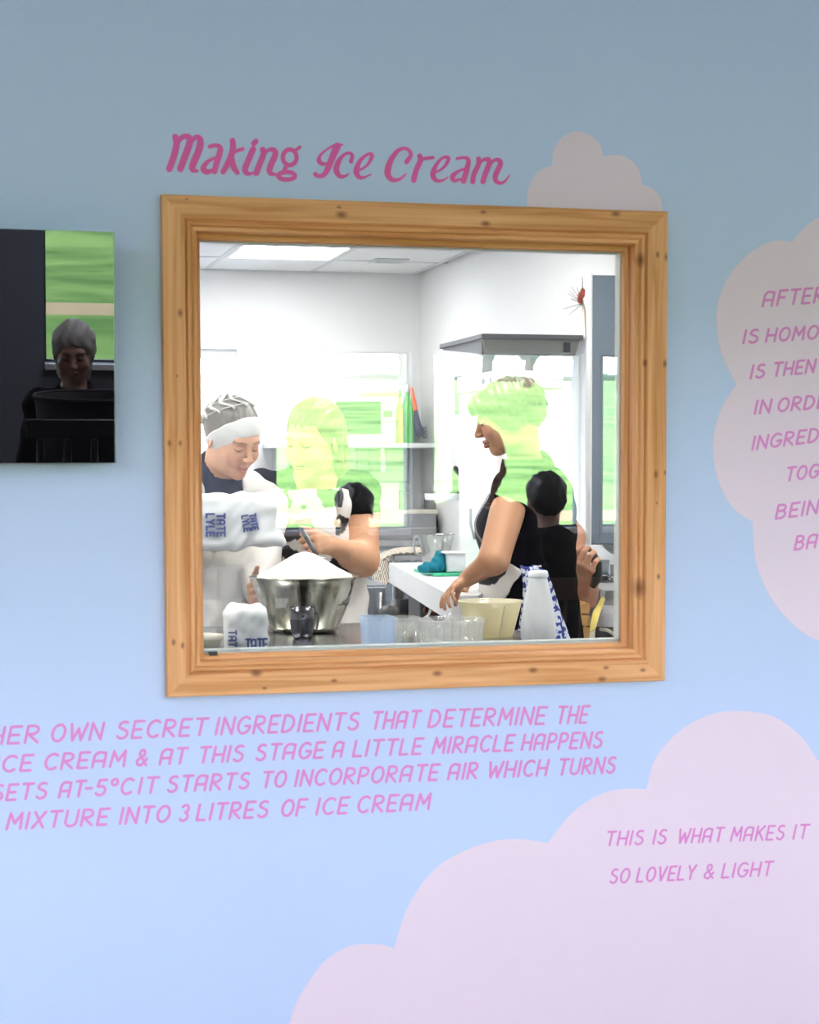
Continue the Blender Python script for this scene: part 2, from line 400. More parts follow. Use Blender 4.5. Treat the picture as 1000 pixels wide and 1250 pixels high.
lettering('four slanting lines of pink capital lettering on the blue wall beneath the window frame', [
 ([('HER', -14, 50), ('OWN', 62, 127), ('SECRET', 142, 254), ('INGREDIENTS', 263, 440), ('THAT', 453, 514), ('DETERMINE', 523, 668), ('THE', 679, 720)], lambda x: 908-.0477*x+.000016*x*x, 20),
 ([('ICE', -6, 41), ('CREAM', 54, 155), ('&', 166, 187), ('AT', 195, 229), ('THIS', 242, 299), ('STAGE', 312, 397), ('A', 406, 423), ('LITTLE', 431, 517), ('MIRACLE', 528, 629), ('HAPPENS', 637, 737)], lambda x: 942-.048*x+.00001*x*x, 18.5),
 ([('SETS', -10, 59), ('AT', 72, 105), ('-5oC', 103, 164), ('IT', 169, 194), ('STARTS', 204, 306), ('TO', 319, 351), ('INCORPORATE', 360, 537), ('AIR', 547, 585), ('WHICH', 595, 670), ('TURNS', 681, 753)], lambda x: 977-.052*x+.0000089*x*x, 18.5),
 ([('MIXTURE', 8, 134), ('INTO', 146, 209), ('3', 219, 236), ('LITRES', 240, 329), ('OF', 343, 375), ('ICE', 386, 427), ('CREAM', 436, 527)], lambda x: 1012.5-.0475*x, 19)], M_PINK, WY-.0006, 3.3)
lettering('two lines of pink capital lettering on the lower right cloud, about lovely and light', [
 ([('THIS', 739, 787), ('IS', 797, 815), ('WHAT', 827, 884), ('MAKES', 892, 959), ('IT', 968, 988)], lambda x: 1032-.036*(x-739), 16.5),
 ([('SO', 744, 770), ('LOVELY', 777, 850), ('&', 859, 874), ('LIGHT', 881, 944)], lambda x: 1078-.05*(x-744), 16.5)], M_PINK, WY-.0011, 2.7)
lettering('column of pink capital words on the right hand cloud, cut by the picture edge', [
 ([('AFTER', 931, 1008)], lambda x: 374-.075*(x-931), 17.5),
 ([('IS', 907, 927), ('HOMOG', 935, 1017)], lambda x: 419-.065*(x-907), 15.5),
 ([('IS', 916, 935), ('THEN', 943, 996)], lambda x: 462-.1*(x-916), 15.5),
 ([('IN', 921, 942), ('ORDE', 949, 1010)], lambda x: 505-.09*(x-921), 15.5),
 ([('INGRED', 918, 1001)], lambda x: 549-.13*(x-918), 15.5),
 ([('TOG', 959, 1001)], lambda x: 587-.12*(x-959), 15.5),
 ([('BEING', 947, 1018)], lambda x: 633-.13*(x-948), 16),
 ([('BA', 970, 999)], lambda x: 671-.12*(x-970), 16)], M_PINK, WY-.0011, 3.1)
# script title
def title():
    A = lambda pts: [(200+x*.16, 150+y*.16) for x, y in pts]
    Bz = lambda pts: [(370+x*.13, 160+y*.13) for x, y in pts]
    Cz = lambda pts: [(490+x*.15, 160+y*.15) for x, y in pts]
    D = lambda pts: [(450+x*.38, 140+y*.38) for x, y in pts]
    G = lambda pts: [(190+x*.31, 140+y*.31) for x, y in pts]
    H = [3.5]
    wd = [
     [(A([(88, 108), (97, 160), (78, 250), (42, 352)]), 3.4), (A([(98, 180), (128, 120), (168, 102), (195, 118), (195, 160), (160, 260), (125, 352)]), (1.6, 2.4, 2.8, 3.4, 3.6, 3.6, 3.4)),
      (A([(205, 160), (235, 115), (262, 110), (280, 140), (265, 215), (225, 310), (218, 355), (255, 368)]), (1.6, 2.2, 2.8, 3.5, 3.7, 3.6, 3, 1.6)),
      (A([(350, 182), (398, 172), (430, 190), (425, 235), (402, 310), (387, 372)]), (2.2, 2.2, 2.8, 3.2, 3.2, 2.8)), (A([(420, 255), (352, 285), (312, 322), (303, 355), (335, 374), (385, 352)]), (1.2, 1.8, 2.6, 3.2, 2.8, 1.4)),
      (A([(525, 136), (526, 200), (500, 285), (452, 374)]), (3, 3.2, 3.2, 2.8)), (A([(603, 200), (552, 215), (515, 242)]), (2, 1.9, 1.8)), (A([(517, 250), (530, 330), (562, 380)]), (2.6, 3.2, 2.4)),
      (A([(703, 140), (686, 158)]), 2.8), (A([(682, 200), (645, 285), (620, 352), (636, 386), (680, 384)]), (3.2, 3.2, 3.2, 2.6, 1.2)),
      (A([(755, 205), (762, 235), (733, 310), (705, 384)]), 3.2), (A([(755, 250), (798, 208), (838, 208), (850, 245), (812, 335), (812, 382), (862, 396)]), (1.4, 1.9, 2.8, 3.2, 3.2, 2.8, 1)),
      (G(arc(528, 168, 27, 31, 0, 360, 16)), 2.3), (G([(550, 142), (568, 128)]), 1.8), (G([(518, 198), (508, 216), (512, 226)]), 2.2), (G(arc(516, 241, 33, 15, 0, 360, 16)), 2.3)],
     [(Bz([(322, 142), (280, 235), (235, 345), (195, 412), (140, 422), (116, 405)]), (4, 3.6, 3.2, 2.6, 2.2, 2.6)), (Bz([(368, 130), (300, 134), (230, 168), (162, 228), (150, 280), (185, 310), (222, 302)]), (1, 1.6, 1.2, 1.6, 2.6, 2, 1)),
      (Bz([(450, 286), (462, 230), (432, 206), (380, 226), (332, 290), (312, 368), (345, 424), (392, 424), (430, 400)]), (2.4, 2, 1.6, 1.8, 2.8, 3.2, 2.4, 1.5, .8)),
      (Bz([(522, 372), (600, 322), (645, 245), (640, 216), (600, 222), (535, 280), (500, 370), (520, 428), (570, 436), (640, 405)]), (1.2, 1.5, 2.2, 1.8, 1.6, 2.2, 3.2, 2.6, 1.4, .7))],
     [(D([(122, 152), (136, 128), (121, 109), (95, 115), (70, 150), (61, 188), (76, 209), (100, 207), (119, 190)]), (2.6, 2.2, 1.8, 2.2, 3.2, 3.5, 2.6, 1.6, .9)),
      (Cz([(150, 205), (155, 240), (122, 315), (100, 400)]), 3), (Cz([(138, 270), (180, 228), (258, 216)]), (1.2, 1.8, 1.8)),
      (Cz([(282, 335), (340, 300), (382, 240), (375, 212), (330, 222), (282, 280), (256, 350), (278, 398), (330, 404), (378, 375)]), (1.2, 1.5, 2, 1.8, 1.6, 2.2, 3, 2.4, 1.4, .7)),
      (Cz([(452, 225), (508, 216), (545, 235), (535, 305), (505, 408)]), (1.6, 1.6, 2.4, 3, 3)), (Cz([(530, 300), (462, 330), (418, 368), (430, 404), (490, 388)]), (1, 1.8, 2.8, 2.2, 1.2)),
      (Cz([(628, 228), (628, 270), (592, 350), (580, 413)]), 2.8), (Cz([(615, 300), (660, 240), (705, 230), (716, 262), (682, 350), (663, 413)]), (1.2, 1.7, 2.5, 3, 3, 2.8)),
      (Cz([(705, 305), (750, 242), (790, 236), (806, 270), (766, 360), (772, 408), (812, 424), (850, 400), (882, 355)]), (1.2, 1.6, 2.4, 3, 3, 2.6, 1.8, 1.2, .6))]]
    p0 = pix(205, 210, WY)
    o = root('wall_title', (p0[0], WY, p0[2]), 'magenta flowing script title on the blue wall above the window frame', 'lettering')
    for strokes in wd:
        ms = []; RC[0] = 0
        for pts, ws in strokes:
            n = len(pts); wl = [ws]*n if not hasattr(ws, '__len__') else ws
            q = spline([(a, b, c) for (a, b), c in zip(pts, wl)], 6)
            ms.append(ribbon([(pix(a[0], a[1], WY)[0], pix(a[0], a[1], WY)[2]) for a in q], [a[2]/707.*1.13 for a in q], WY-.0006, False))
        obj('word', join(*ms), M_MAG, o)
title()

# ---- television, tilted slightly down
TT = math.radians(3.9)
tvr, tvt, tvb = pix(138, 283, -.05), pix(138, 283, -.05)[2], pix(135.5, 565, -.03)[2]
TX1 = tvr[0]; TX0 = TX1-.78; TZ0, TZ1 = tvb, tvt
tv = root('television', ((TX0+TX1)/2, WY, TZ0), 'black wall mounted television with glossy dark screen left of the window', 'television')
c0 = (0, -.030, TZ0)
def tilt(vf): return xf(vf, Matrix.Translation(Vector(c0))@Matrix.Rotation(TT, 4, 'X')@Matrix.Translation(-Vector(c0)))
obj('housing', tilt(box(TX0+.004, TX1-.004, -.026, .0, TZ0+.004, TZ1-.004, .003)), mat('tv_back', (.02, .02, .022), .4), tv)
m = glass_mat('tv_glass', (.02, .02, .02), .088, diffuse=.97, dcol=(.004, .004, .005))
obj('screen', tilt(box(TX0, TX1, -.031, -.0265, TZ0, TZ1)), m, tv)
obj('screen_edge_highlight', tilt(box(TX1, TX1+.0022, -.0312, -.0265, TZ0, TZ1)), mat('edge_highlight', (.25, .35, .33), .2), tv, label='glass edge of the screen with its highlight painted pale')  # pale colour stands for the highlight along the glass edge
obj('wall_bracket', box((TX0+TX1)/2-.1, (TX0+TX1)/2+.1, -.012, WY, TZ0+.1, TZ1-.08), M_BLACK, tv)

# ================================================================== KITCHEN SHELL
KX0, KX1, KYB, CZ = -1.2, 2.60, 7.0, 2.474
kfloor = struct(obj('floor_kitchen', box(KX0, KX1, WB, KYB, -.05, 0), mat('vinyl_floor', (.45, .46, .47), .4)))
DX0, DX1, DZ1 = .62, pix(308, 411, KYB)[0], pix(275, 411, KYB)[2]
wb = join(box(KX0, DX0, KYB, KYB+.12, 0, 2.6), box(DX1, KX1+.1, KYB, KYB+.12, 0, 2.6), box(DX0, DX1, KYB, KYB+.12, DZ1, 2.6))
struct(obj('wall_back', wb, M_WHITE, org=(0, KYB, 0)))
struct(obj('wall_right', box(KX1, KX1+.1, WB+.012, KYB, 0, 2.6), M_WHITE))
struct(obj('wall_left', box(KX0-.1, KX0, WB+.012, KYB, 0, 2.6), M_WHITE))
d = root('door_1', ((DX0+DX1)/2, KYB, 0), 'white glazed back door of the kitchen', None); d['kind'] = 'structure'
obj('door_frame', join(box(DX0, DX0+.05, KYB-.03, KYB+.06, 0, DZ1), box(DX1-.09, DX1, KYB-.03, KYB+.06, 0, DZ1), box(DX0+.05, DX1-.09, KYB-.03, KYB+.06, DZ1-.07, DZ1)), mat('upvc', (.9, .9, .92), .3), d)
obj('door_leaf', join(box(DX0+.05, DX1-.09, KYB+.0, KYB+.05, 0, .95), box(DX0+.05, DX0+.12, KYB, KYB+.05, .95, DZ1-.07), box(DX1-.15, DX1-.09, KYB, KYB+.05, .95, DZ1-.07), box(DX0+.12, DX1-.15, KYB, KYB+.05, DZ1-.12, DZ1-.07)), mat('upvc', (.9, .9, .92), .3), d)
obj('frosted_pane', box(DX0+.12, DX1-.15, KYB+.02, KYB+.03, .95, DZ1-.12), glass_mat('frosted', (.9, .9, .95), .04, diffuse=.85, dcol=(.95, .95, 1)), d)
# ceiling: grid bars + tiles
cl = struct(obj('ceiling', box(KX0, KX1, WB, KYB, CZ+.03, CZ+.12), mat('void', (.5, .5, .5), .8), org=(0, 3.5, CZ)))
tx0 = pix(252, 329.5, KYB)[0]; TS = .5885
bars = []
k0 = math.floor((KX0-tx0)/TS)
xs = [tx0+TS*k for k in range(k0, 10) if KX0-.01 < tx0+TS*k < KX1]; ys = [KYB-TS*k for k in range(1, 12)]
for x in xs: bars.append(box(x-.012, x+.012, WB+.012, KYB, CZ-.001, CZ+.012))
for y in ys: bars.append(box(KX0, KX1, y-.012, y+.012, CZ-.0012, CZ+.0118))
obj('ceiling_grid', join(*bars), mat('grid_white', (.62, .63, .64), .4), cl)
M_TILE = mat('ceiling_tile', (.82, .82, .82), .9, bump=.15, bscale=300)
p = pixz(355, 302, CZ)
lights = []
edgex = [KX0]+xs+[KX1]; edgey = [WB+.012]+ys[::-1]+[KYB]
lx = round((p[0]-TS/2-tx0)/TS-.5); 
M_PANEL = emit_mat('kitchen_light_panel', (1, .98, .95), KITCHEN_PANEL)
lit = set()
yi_vis = [j for j in range(len(edgey)-1) if edgey[j] < p[1] <= edgey[j+1]][0]
xi_vis = [i for i in range(len(edgex)-1) if edgex[i] < p[0] <= edgex[i+1]][0]
for dy in (0, -3, -6, -8):  # nearest row is unseen, added to light the fronts of the table things
    for dx in (0, -3, 2):
        i, j = xi_vis+dx, yi_vis+dy
        if 0 <= i < len(edgex)-2 and 0 < j: lit.add((i, j))
tile_me = None
for i in range(len(edgex)-1):
    for j in range(len(edgey)-1):
        a, b, c, e = edgex[i]+.012, edgex[i+1]-.012, edgey[j]+.012, edgey[j+1]-.012
        if b-a < .03 or e-c < .03: continue
        if (i, j) in lit:
            r_ = root('ceiling_light', ((a+b)/2, (c+e)/2, CZ), ('lit square ceiling light panel at the top of the window view' if (i, j) == (xi_vis, yi_vis) else 'kitchen ceiling light panel, %s and %s' % (('at the far end', 'in the middle row', 'in the nearer row', 'in the unseen row added above the viewing window')[(0, -3, -6, -8).index(j-yi_vis)], {0: 'in line with the bowl', -3: 'on the left side', 2: 'on the right side'}[i-xi_vis])), 'light', 'kitchen ceiling lights' )
            obj('diffuser', box(a+.02, b-.02, c+.02, e-.02, CZ-.001, CZ+.010), M_PANEL, r_); lights.append(r_)
            obj('trim', join(box(a, a+.02, c, e, CZ-.004, CZ+.012), box(b-.02, b, c, e, CZ-.004, CZ+.012), box(a+.02, b-.02, c, c+.02, CZ-.004, CZ+.012), box(a+.02, b-.02, e-.02, e, CZ-.004, CZ+.012)), M_WHITE, r_)
        else:
            obj('ceiling_tile', box(a, b, c, e, CZ+.002, CZ+.014), M_TILE, cl)
# round/oblong air vent in the ceiling
p = pixz(475, 318, CZ)
v = root('ceiling_vent', (p[0], p[1], CZ), 'small white vent grille set in a ceiling tile', 'vent')
obj('vent_frame', join(box(p[0]-.09, p[0]+.09, p[1]-.09, p[1]-.07, CZ-.006, CZ+.001), box(p[0]-.09, p[0]+.09, p[1]+.07, p[1]+.09, CZ-.006, CZ+.001), box(p[0]-.09, p[0]-.07, p[1]-.07, p[1]+.07, CZ-.006, CZ+.001), box(p[0]+.07, p[0]+.09, p[1]-.07, p[1]+.07, CZ-.006, CZ+.001)), mat('vent', (.6, .61, .62), .5), v)
for k in range(5): obj('slat', box(p[0]-.07, p[0]+.07, p[1]-.055+.026*k, p[1]-.045+.026*k, CZ-.005, CZ+.001), mat('vent', (.6, .61, .62), .5), v)

# ================================================================== CAFE SHELL (behind the camera, seen as reflections)
WYR = .12-6.5
cfz = 2.6
struct(obj('floor_cafe', box(-4.2, 7.0, WYR, WY, -.05, 0), mat('oak_floor', (.34, .24, .15), .45, var=.2, vscale=3)))
struct(obj('ceiling_cafe', box(-4.2, 7.0, WYR, WY, cfz, cfz+.1), mat('cafe_ceiling', (.55, .55, .54), .9)))
M_CPAN = emit_mat('cafe_fill_panel', (.83, .82, 1), CAFE_FILL)
M_CAFE = mat('cafe_wall', (.17, .19, .22), .7)
struct(obj('wall_cafe_left', box(-4.3, -4.2, WYR-.2, WY, 0, cfz), M_CAFE)); struct(obj('wall_cafe_right', box(7.0, 7.1, WYR-.2, WY, 0, cfz), M_CAFE))
wins = [(-3.4, -1.9), (-1.7, -.2), (.466, 1.25), (1.676, 2.421), (2.545, 3.409), (3.516, 4.35), (4.6, 5.9)]  # the two leftmost windows are unseen, added to let in light
WZ0, WZ1 = 1.05, 2.01; WLOW = 1.05
ww = []; xa = -4.2
for a, b in wins:
    ww.append(box(xa, a, WYR-.2, WYR, WZ0, WZ1)); xa = b
ww += [box(xa, 7.0, WYR-.2, WYR, WZ0, WZ1), box(-4.2, wins[2][0], WYR-.2, WYR, 0, WZ0), box(wins[2][0], wins[2][1], WYR-.2, WYR, 0, WLOW), box(wins[2][1], 7.0, WYR-.2, WYR, 0, WZ0), box(-4.2, 7.0, WYR-.2, WYR, WZ1, cfz)]
# narrow slit between the two middle windows
struct(obj('wall_cafe_back', join(*ww), M_CAFE, org=(0, WYR, 0)))
M_ANTH = mat('anthracite_frame', (.05, .06, .075), .4)
GL_OUT = glass_mat('outer_glass', (.97, 1, .98), .04)
for k, (a, b) in enumerate(wins):
    WZ0 = WLOW if k == 2 else 1.05
    r_ = root('window_%d' % (k+2), ((a+b)/2, WYR-.1, WZ0), None, None); r_['kind'] = 'structure'
    obj('window_frame', join(box(a, a+.012, WYR-.12, WYR-.07, WZ0, WZ1), box(b-.012, b, WYR-.12, WYR-.07, WZ0, WZ1), box(a+.012, b-.012, WYR-.12, WYR-.07, WZ1-.012, WZ1), box(a+.012, b-.012, WYR-.12, WYR-.07, WZ0, WZ0+.012)), M_ANTH, r_)
    obj('glass_pane', box(a+.012, b-.012, WYR-.097, WYR-.093, WZ0+.012, WZ1-.012), GL_OUT, r_)
    obj('window_sill', box(a-.0, b+.0, WYR-.05, WYR+.06, WZ0-.03, WZ0-.002), mat('sill_white', (.75, .75, .75), .4), r_)
    ld = bpy.data.lights.new('window_portal', 'AREA'); ld.shape = 'RECTANGLE'; ld.size = b-a; ld.size_y = WZ1-WZ0
    ld.cycles.is_portal = True
    lo = bpy.data.objects.new('window_portal', ld); COL.objects.link(lo); lo.location = ((a+b)/2, WYR-.25, (WZ0+WZ1)/2); lo.rotation_euler = (PI/2, 0, PI)

# ================================================================== OUTSIDE: meadow, fence, trees
def gz(x, y):   # y negative outward
    d = -(y)-6.5
    h = -.25 if d < 13 else -.25+9.4*((min(d, 150)-13)/137)**1.05
    return h+.12*math.sin(x*.21+1)*min(1, d/40)+.5*math.sin(x*.023)*min(1, d/120)
V, Fc = [], []; ysg = [-6.72, -10, -14, -19, -24, -30, -38, -48, -60, -75, -92, -112, -135, -150, -165]; xsg = [-160+8*i for i in range(56)]
for y in ysg:
    for x in xsg: V.append((x, y, gz(x, y)-(0 if y > -150 else (-y-150)*.2)))
nx = len(xsg)
for j in range(len(ysg)-1):
    for i in range(nx-1): Fc.append((j*nx+i, (j+1)*nx+i, (j+1)*nx+i+1, j*nx+i+1))
gm = bpy.data.materials.new('meadow_grass'); gm.use_nodes = True; n = gm.node_tree; b = n.nodes['Principled BSDF']; b.inputs['Roughness'].default_value = .9
b.inputs['Specular IOR Level'].default_value = .1
g = n.nodes.new('ShaderNodeNewGeometry'); mp = n.nodes.new('ShaderNodeMapping'); mp.inputs['Scale'].default_value = (.35, .5, 1)
nz = n.nodes.new('ShaderNodeTexNoise'); nz.inputs['Scale'].default_value = .75; nz.inputs['Detail'].default_value = 7; nz.inputs['Roughness'].default_value = .6
cr = n.nodes.new('ShaderNodeValToRGB'); e = cr.color_ramp.elements; e[0].position = .38; e[0].color = (.085, .165, .03, 1); e[1].position = .60; e[1].color = (.25, .355, .085, 1)
n.links.new(g.outputs['Position'], mp.inputs[0]); n.links.new(mp.outputs[0], nz.inputs['Vector']); n.links.new(nz.outputs[0], cr.inputs[0]); n.links.new(cr.outputs[0], b.inputs['Base Color'])
o = obj('ground_meadow', (np.array(V), Fc), gm, org=(0, -60, 0), smooth=True); struct(o, 'green sloping meadow outside the cafe windows')
o = obj('bounce_terrace', box(-40, 60, -23, WYR-.2, -.3, -.16), mat('bounce_paving', (.47, .47, .50), .9, var=.15, vscale=2)); struct(o)  # unseen pale ground, added to bounce neutral light onto the upper wall
for q_, (a, b) in enumerate(((-2.5, -4.2), (1.0, -4.2), (4.5, -4.2), (-2.5, -2.2), (4.5, -2.2), (1.0, -5.6))):  # unseen lamps, added to lift the blue wall and dilute its green tint
    r_ = root('cafe_fill_light', (a, b, cfz), 'added fill light panel on the cafe ceiling, '+('left of the room centre', 'at the room centre', 'right of the room centre', 'left and near the blue wall', 'right and near the blue wall', 'closest to the windows')[q_], 'light', 'added cafe fill lights')
    obj('diffuser', box(a-.3, a+.3, b-.3, b+.3, cfz-.02, cfz-.001), M_CPAN, r_)
    obj('trim', join(box(a-.33, a-.3, b-.33, b+.33, cfz-.025, cfz), box(a+.3, a+.33, b-.33, b+.33, cfz-.025, cfz), box(a-.3, a+.3, b-.33, b-.3, cfz-.025, cfz), box(a-.3, a+.3, b+.3, b+.33, cfz-.025, cfz)), M_WHITE, r_)
# fence
FY = -16.0
M_FENCE = mat('fence_timber', (.62, .42, .24), .7, var=.2, vscale=5)
fr = root('timber_fence', (5, FY, gz(5, FY)), 'pale timber post and rail fence outside in the meadow', 'fence')
ztop = pix(690, 623, -FY+.12)[2]; zr = pix(690, 636, -FY+.12)[2]
for k in range(-8, 16): obj('fence_post', box(k*2.0-.06, k*2.0+.06, FY-.06, FY+.04, gz(k*2, FY)-.2, ztop+.05), M_FENCE, fr)
for z0, z1 in ((zr, ztop), (zr-.62, zr-.62+(ztop-zr)*.6)): obj('fence_rail', box(-17, 31, FY+.04, FY+.075, z0, z1), M_FENCE, fr)
# trees on the ridge
def blob(c, r, seed, n=14, m=9):
    rs = random.Random(seed); V, Fc = [], []; ph = [rs.uniform(0, 6) for _ in range(6)]
    for j in range(m+1):
        th = PI*j/m
        for i in range(n):
            a = 2*PI*i/n; q = 1+.16*math.sin(3*a+ph[0]+th*2)+.12*math.sin(5*a+ph[1]-th*3)+.1*math.sin(7*th+ph[2])+rs.uniform(-.06, .06)
            V.append((c[0]+r[0]*q*math.sin(th)*math.cos(a), c[1]+r[1]*q*math.sin(th)*math.sin(a), c[2]+r[2]*q*math.cos(th)))
    for j in range(m):
        for i in range(n): Fc.append((j*n+i, (j+1)*n+i, (j+1)*n+(i+1) % n, j*n+(i+1) % n))
    return np.array(V), Fc
M_LEAF = mat('tree_leaf', (.035, .085, .03), .9, var=.4, vscale=2); M_BARK = mat('bark', (.08, .06, .04), .9)
TY = -140.
ORDN = ['tree %s' % w_ for w_ in 'one two three four five six seven eight nine ten eleven twelve thirteen fourteen'.split()]
trees = [(545, 428, 12), (562, 424, 17), (580, 430, 19), (598, 428, 8), (613, 428, 15), (634, 430, 9), (648, 432, 9), (672, 428, 12), (684, 429, 13), (706, 433, 8), (372, 434, 6), (440, 430, 7), (490, 431, 6)]
for k, (px, py, hw) in enumerate(trees):
    c = pix(px, py+6, -TY); sc = 1/ppm(-TY, px); r = hw*sc*.75; x = c[0]; ty = TY+(k % 3)*7.; gr = gz(x, ty); c[2] = max(c[2], gr+r*.7)
    t_ = root('field_tree', (x, ty, gr), 'dark green tree on the meadow ridge, %s from the left in the reflection' % ORDN[k], 'tree', 'trees along the ridge')
    obj('crown', join(blob((x, ty, c[2]+r*.1), (r, r*.6, r*1.0), k), blob((x+r*.4, ty, c[2]-r*.4), (r*.7, r*.7, r*.6), k+50)), M_LEAF, t_, True)
    obj('trunk', tube([(x, ty, gr-.3), (x+.1, ty, c[2])], [.35, .2], 7), M_BARK, t_)
hd = []
for k in range(44):
    x = -60+4*k; hd.append(blob((x, -149, gz(x, -149)+.1), (2.6, 1.2, .3+.3*random.random()), k+100, 10, 6))
o = obj('hedgerow', join(*hd), M_LEAF, None, True); tag(o, 'long dark hedgerow along the top of the meadow', 'hedge', kind='stuff')

# ================================================================== smooth-body modelling (signed distance field -> one surface)
f32 = np.float32
def nrm(v): v = np.asarray(v, float); return v/max(np.linalg.norm(v), 1e-9)
class Cone:      # round cone between two joints
    def __init__(s, a, b, ra, rb): s.a, s.b, s.ra, s.rb = np.asarray(a, f32), np.asarray(b, f32), ra, rb
    def __call__(s, P):
        ab = s.b-s.a; t = np.clip(((P-s.a)@ab)/max(float(ab@ab), 1e-9), 0, 1); q = P-s.a-t[:, None]*ab
        return np.sqrt((q*q).sum(1))-(s.ra+(s.rb-s.ra)*t)
class Ell:       # ellipsoid, optional rotation (columns = axes)
    def __init__(s, c, r, M=None): s.c, s.r, s.M = np.asarray(c, f32), np.asarray(r, f32), None if M is None else np.asarray(M, f32)
    def __call__(s, P):
        q = P-s.c
        if s.M is not None: q = q@s.M
        k0 = np.sqrt(((q/s.r)**2).sum(1)); k1 = np.sqrt(((q/(s.r*s.r))**2).sum(1)); return k0*(k0-1)/np.maximum(k1, 1e-6)
class ECone:     # cone with elliptical section: squash along axis w by factor
    def __init__(s, a, b, ra, rb, w, k): s.a, s.b, s.ra, s.rb = np.asarray(a, f32), np.asarray(b, f32), ra, rb; s.w = np.asarray(nrm(w), f32); s.k = k
    def __call__(s, P):
        ab = s.b-s.a; t = np.clip(((P-s.a)@ab)/max(float(ab@ab), 1e-9), 0, 1); q = P-s.a-t[:, None]*ab
        d = q@s.w; q = q+np.outer(d*(s.k-1), s.w)
        return (np.sqrt((q*q).sum(1))-(s.ra+(s.rb-s.ra)*t))/max(1, s.k*.8)
class RBox:
    def __init__(s, c, h, r, M=None): s.c, s.h, s.r, s.M = np.asarray(c, f32), np.asarray(h, f32), r, None if M is None else np.asarray(M, f32)
    def __call__(s, P):
        q = P-s.c
        if s.M is not None: q = q@s.M
        q = np.abs(q)-(s.h-s.r); return np.sqrt((np.maximum(q, 0)**2).sum(1))+np.minimum(q.max(1), 0)-s.r
def plane(n, p): n = nrm(n).astype(f32); p = np.asarray(p, f32); return lambda P: (P-p)@n      # negative on the side opposite n
def smin(a, b, k):
    if k <= 0: return np.minimum(a, b)
    h = np.maximum(k-np.abs(a-b), 0)/k; return np.minimum(a, b)-h*h*k*.25
class Sdf:
    def __init__(s, *ops): s.ops = list(ops)
    def add(s, f, k=.02): s.ops.append(('+', f, k)); return s
    def sub(s, f, k=.01): s.ops.append(('-', f, k)); return s
    def cut(s, f, k=.0): s.ops.append(('&', f, k)); return s
    def grow(s, r): s.ops.append(('o', r, 0)); return s
    def warp(s, fn): s.ops.append(('w', fn, 0)); return s
    def __call__(s, P):
        d = None
        for op, f, k in s.ops:
            if op == 'o': d = d-f; continue
            if op == 'w': d = d+f(P); continue
            v = f(P)
            if d is None: d = v
            elif op == '+': d = smin(d, v, k)
            elif op == '-': d = -smin(-d, v, k)
            elif op == '&': d = -smin(-d, -v, k)
        return d
def surf(f, lo, hi, h):          # surface nets on a sparsely refined grid
    lo = np.array(lo, float); n = np.maximum(np.ceil((np.array(hi)-lo)/h/4).astype(int), 1)*4
    c = n//4; ax = [lo[i]+h*4*(np.arange(c[i])+.5) for i in range(3)]
    G = np.stack(np.meshgrid(*ax, indexing='ij'), -1).reshape(-1, 3).astype(f32)
    fc = f(G).reshape(c); act = np.abs(fc) < 4*h*1.5
    D = np.repeat(np.repeat(np.repeat(fc, 4, 0), 4, 1), 4, 2).astype(f32)
    ix = np.argwhere(act)
    off = np.stack(np.meshgrid(*[np.arange(4)]*3, indexing='ij'), -1).reshape(-1, 3)
    pts = (ix[:, None, :]*4+off[None]).reshape(-1, 3)
    vals = np.concatenate([f((lo+h*(q+.5)).astype(f32)) for q in np.array_split(pts, max(1, len(pts)//400000))]) if len(pts) else np.zeros(0)
    D[pts[:, 0], pts[:, 1], pts[:, 2]] = vals
    D = np.pad(D, 1, constant_values=1.0); lo = lo-h
    ins = D < 0; n = np.array(D.shape)
    s = [slice(0, -1), slice(1, None)]
    cnt = np.zeros(n-1, np.int8)
    for i in (0, 1):
        for j in (0, 1):
            for k in (0, 1): cnt += ins[s[i], s[j], s[k]]
    cells = np.argwhere((cnt > 0) & (cnt < 8)); idx = -np.ones(n-1, np.int32); idx[cells[:, 0], cells[:, 1], cells[:, 2]] = np.arange(len(cells))
    acc = np.zeros((len(cells), 3)); num = np.zeros(len(cells))
    cor = [(0, 0, 0), (1, 0, 0), (0, 1, 0), (1, 1, 0), (0, 0, 1), (1, 0, 1), (0, 1, 1), (1, 1, 1)]
    cv = [D[cells[:, 0]+a, cells[:, 1]+b, cells[:, 2]+c2] for a, b, c2 in cor]
    for a, b in ((0, 1), (2, 3), (4, 5), (6, 7), (0, 2), (1, 3), (4, 6), (5, 7), (0, 4), (1, 5), (2, 6), (3, 7)):
        m = (cv[a] < 0) != (cv[b] < 0); t = np.where(m, cv[a]/np.where(m, cv[a]-cv[b], 1), 0)
        pa, pb = np.array(cor[a]), np.array(cor[b]); acc += np.where(m[:, None], pa+t[:, None]*(pb-pa), 0); num += m
    V = lo+h*.5+h*(cells+acc/num[:, None])
    Q = []
    for axis in range(3):
        a = [slice(None)]*3; b = [slice(None)]*3; a[axis] = slice(0, -1); b[axis] = slice(1, None)
        A, B = ins[tuple(a)], ins[tuple(b)]; e = np.argwhere(A != B)
        u, v = [(1, 2), (2, 0), (0, 1)][axis]
        e = e[(e[:, u] > 0) & (e[:, v] > 0) & (e[:, u] < n[u]-1) & (e[:, v] < n[v]-1)]
        def cid(du, dv):
            q = e.copy(); q[:, u] -= du; q[:, v] -= dv; return idx[q[:, 0], q[:, 1], q[:, 2]]
        q = np.stack([cid(1, 1), cid(0, 1), cid(0, 0), cid(1, 0)], 1)
        fl = ~A[e[:, 0], e[:, 1], e[:, 2]]; q[fl] = q[fl][:, ::-1]; Q.append(q)
    Q = np.concatenate(Q); Q = Q[(Q >= 0).all(1)]
    return V, Q
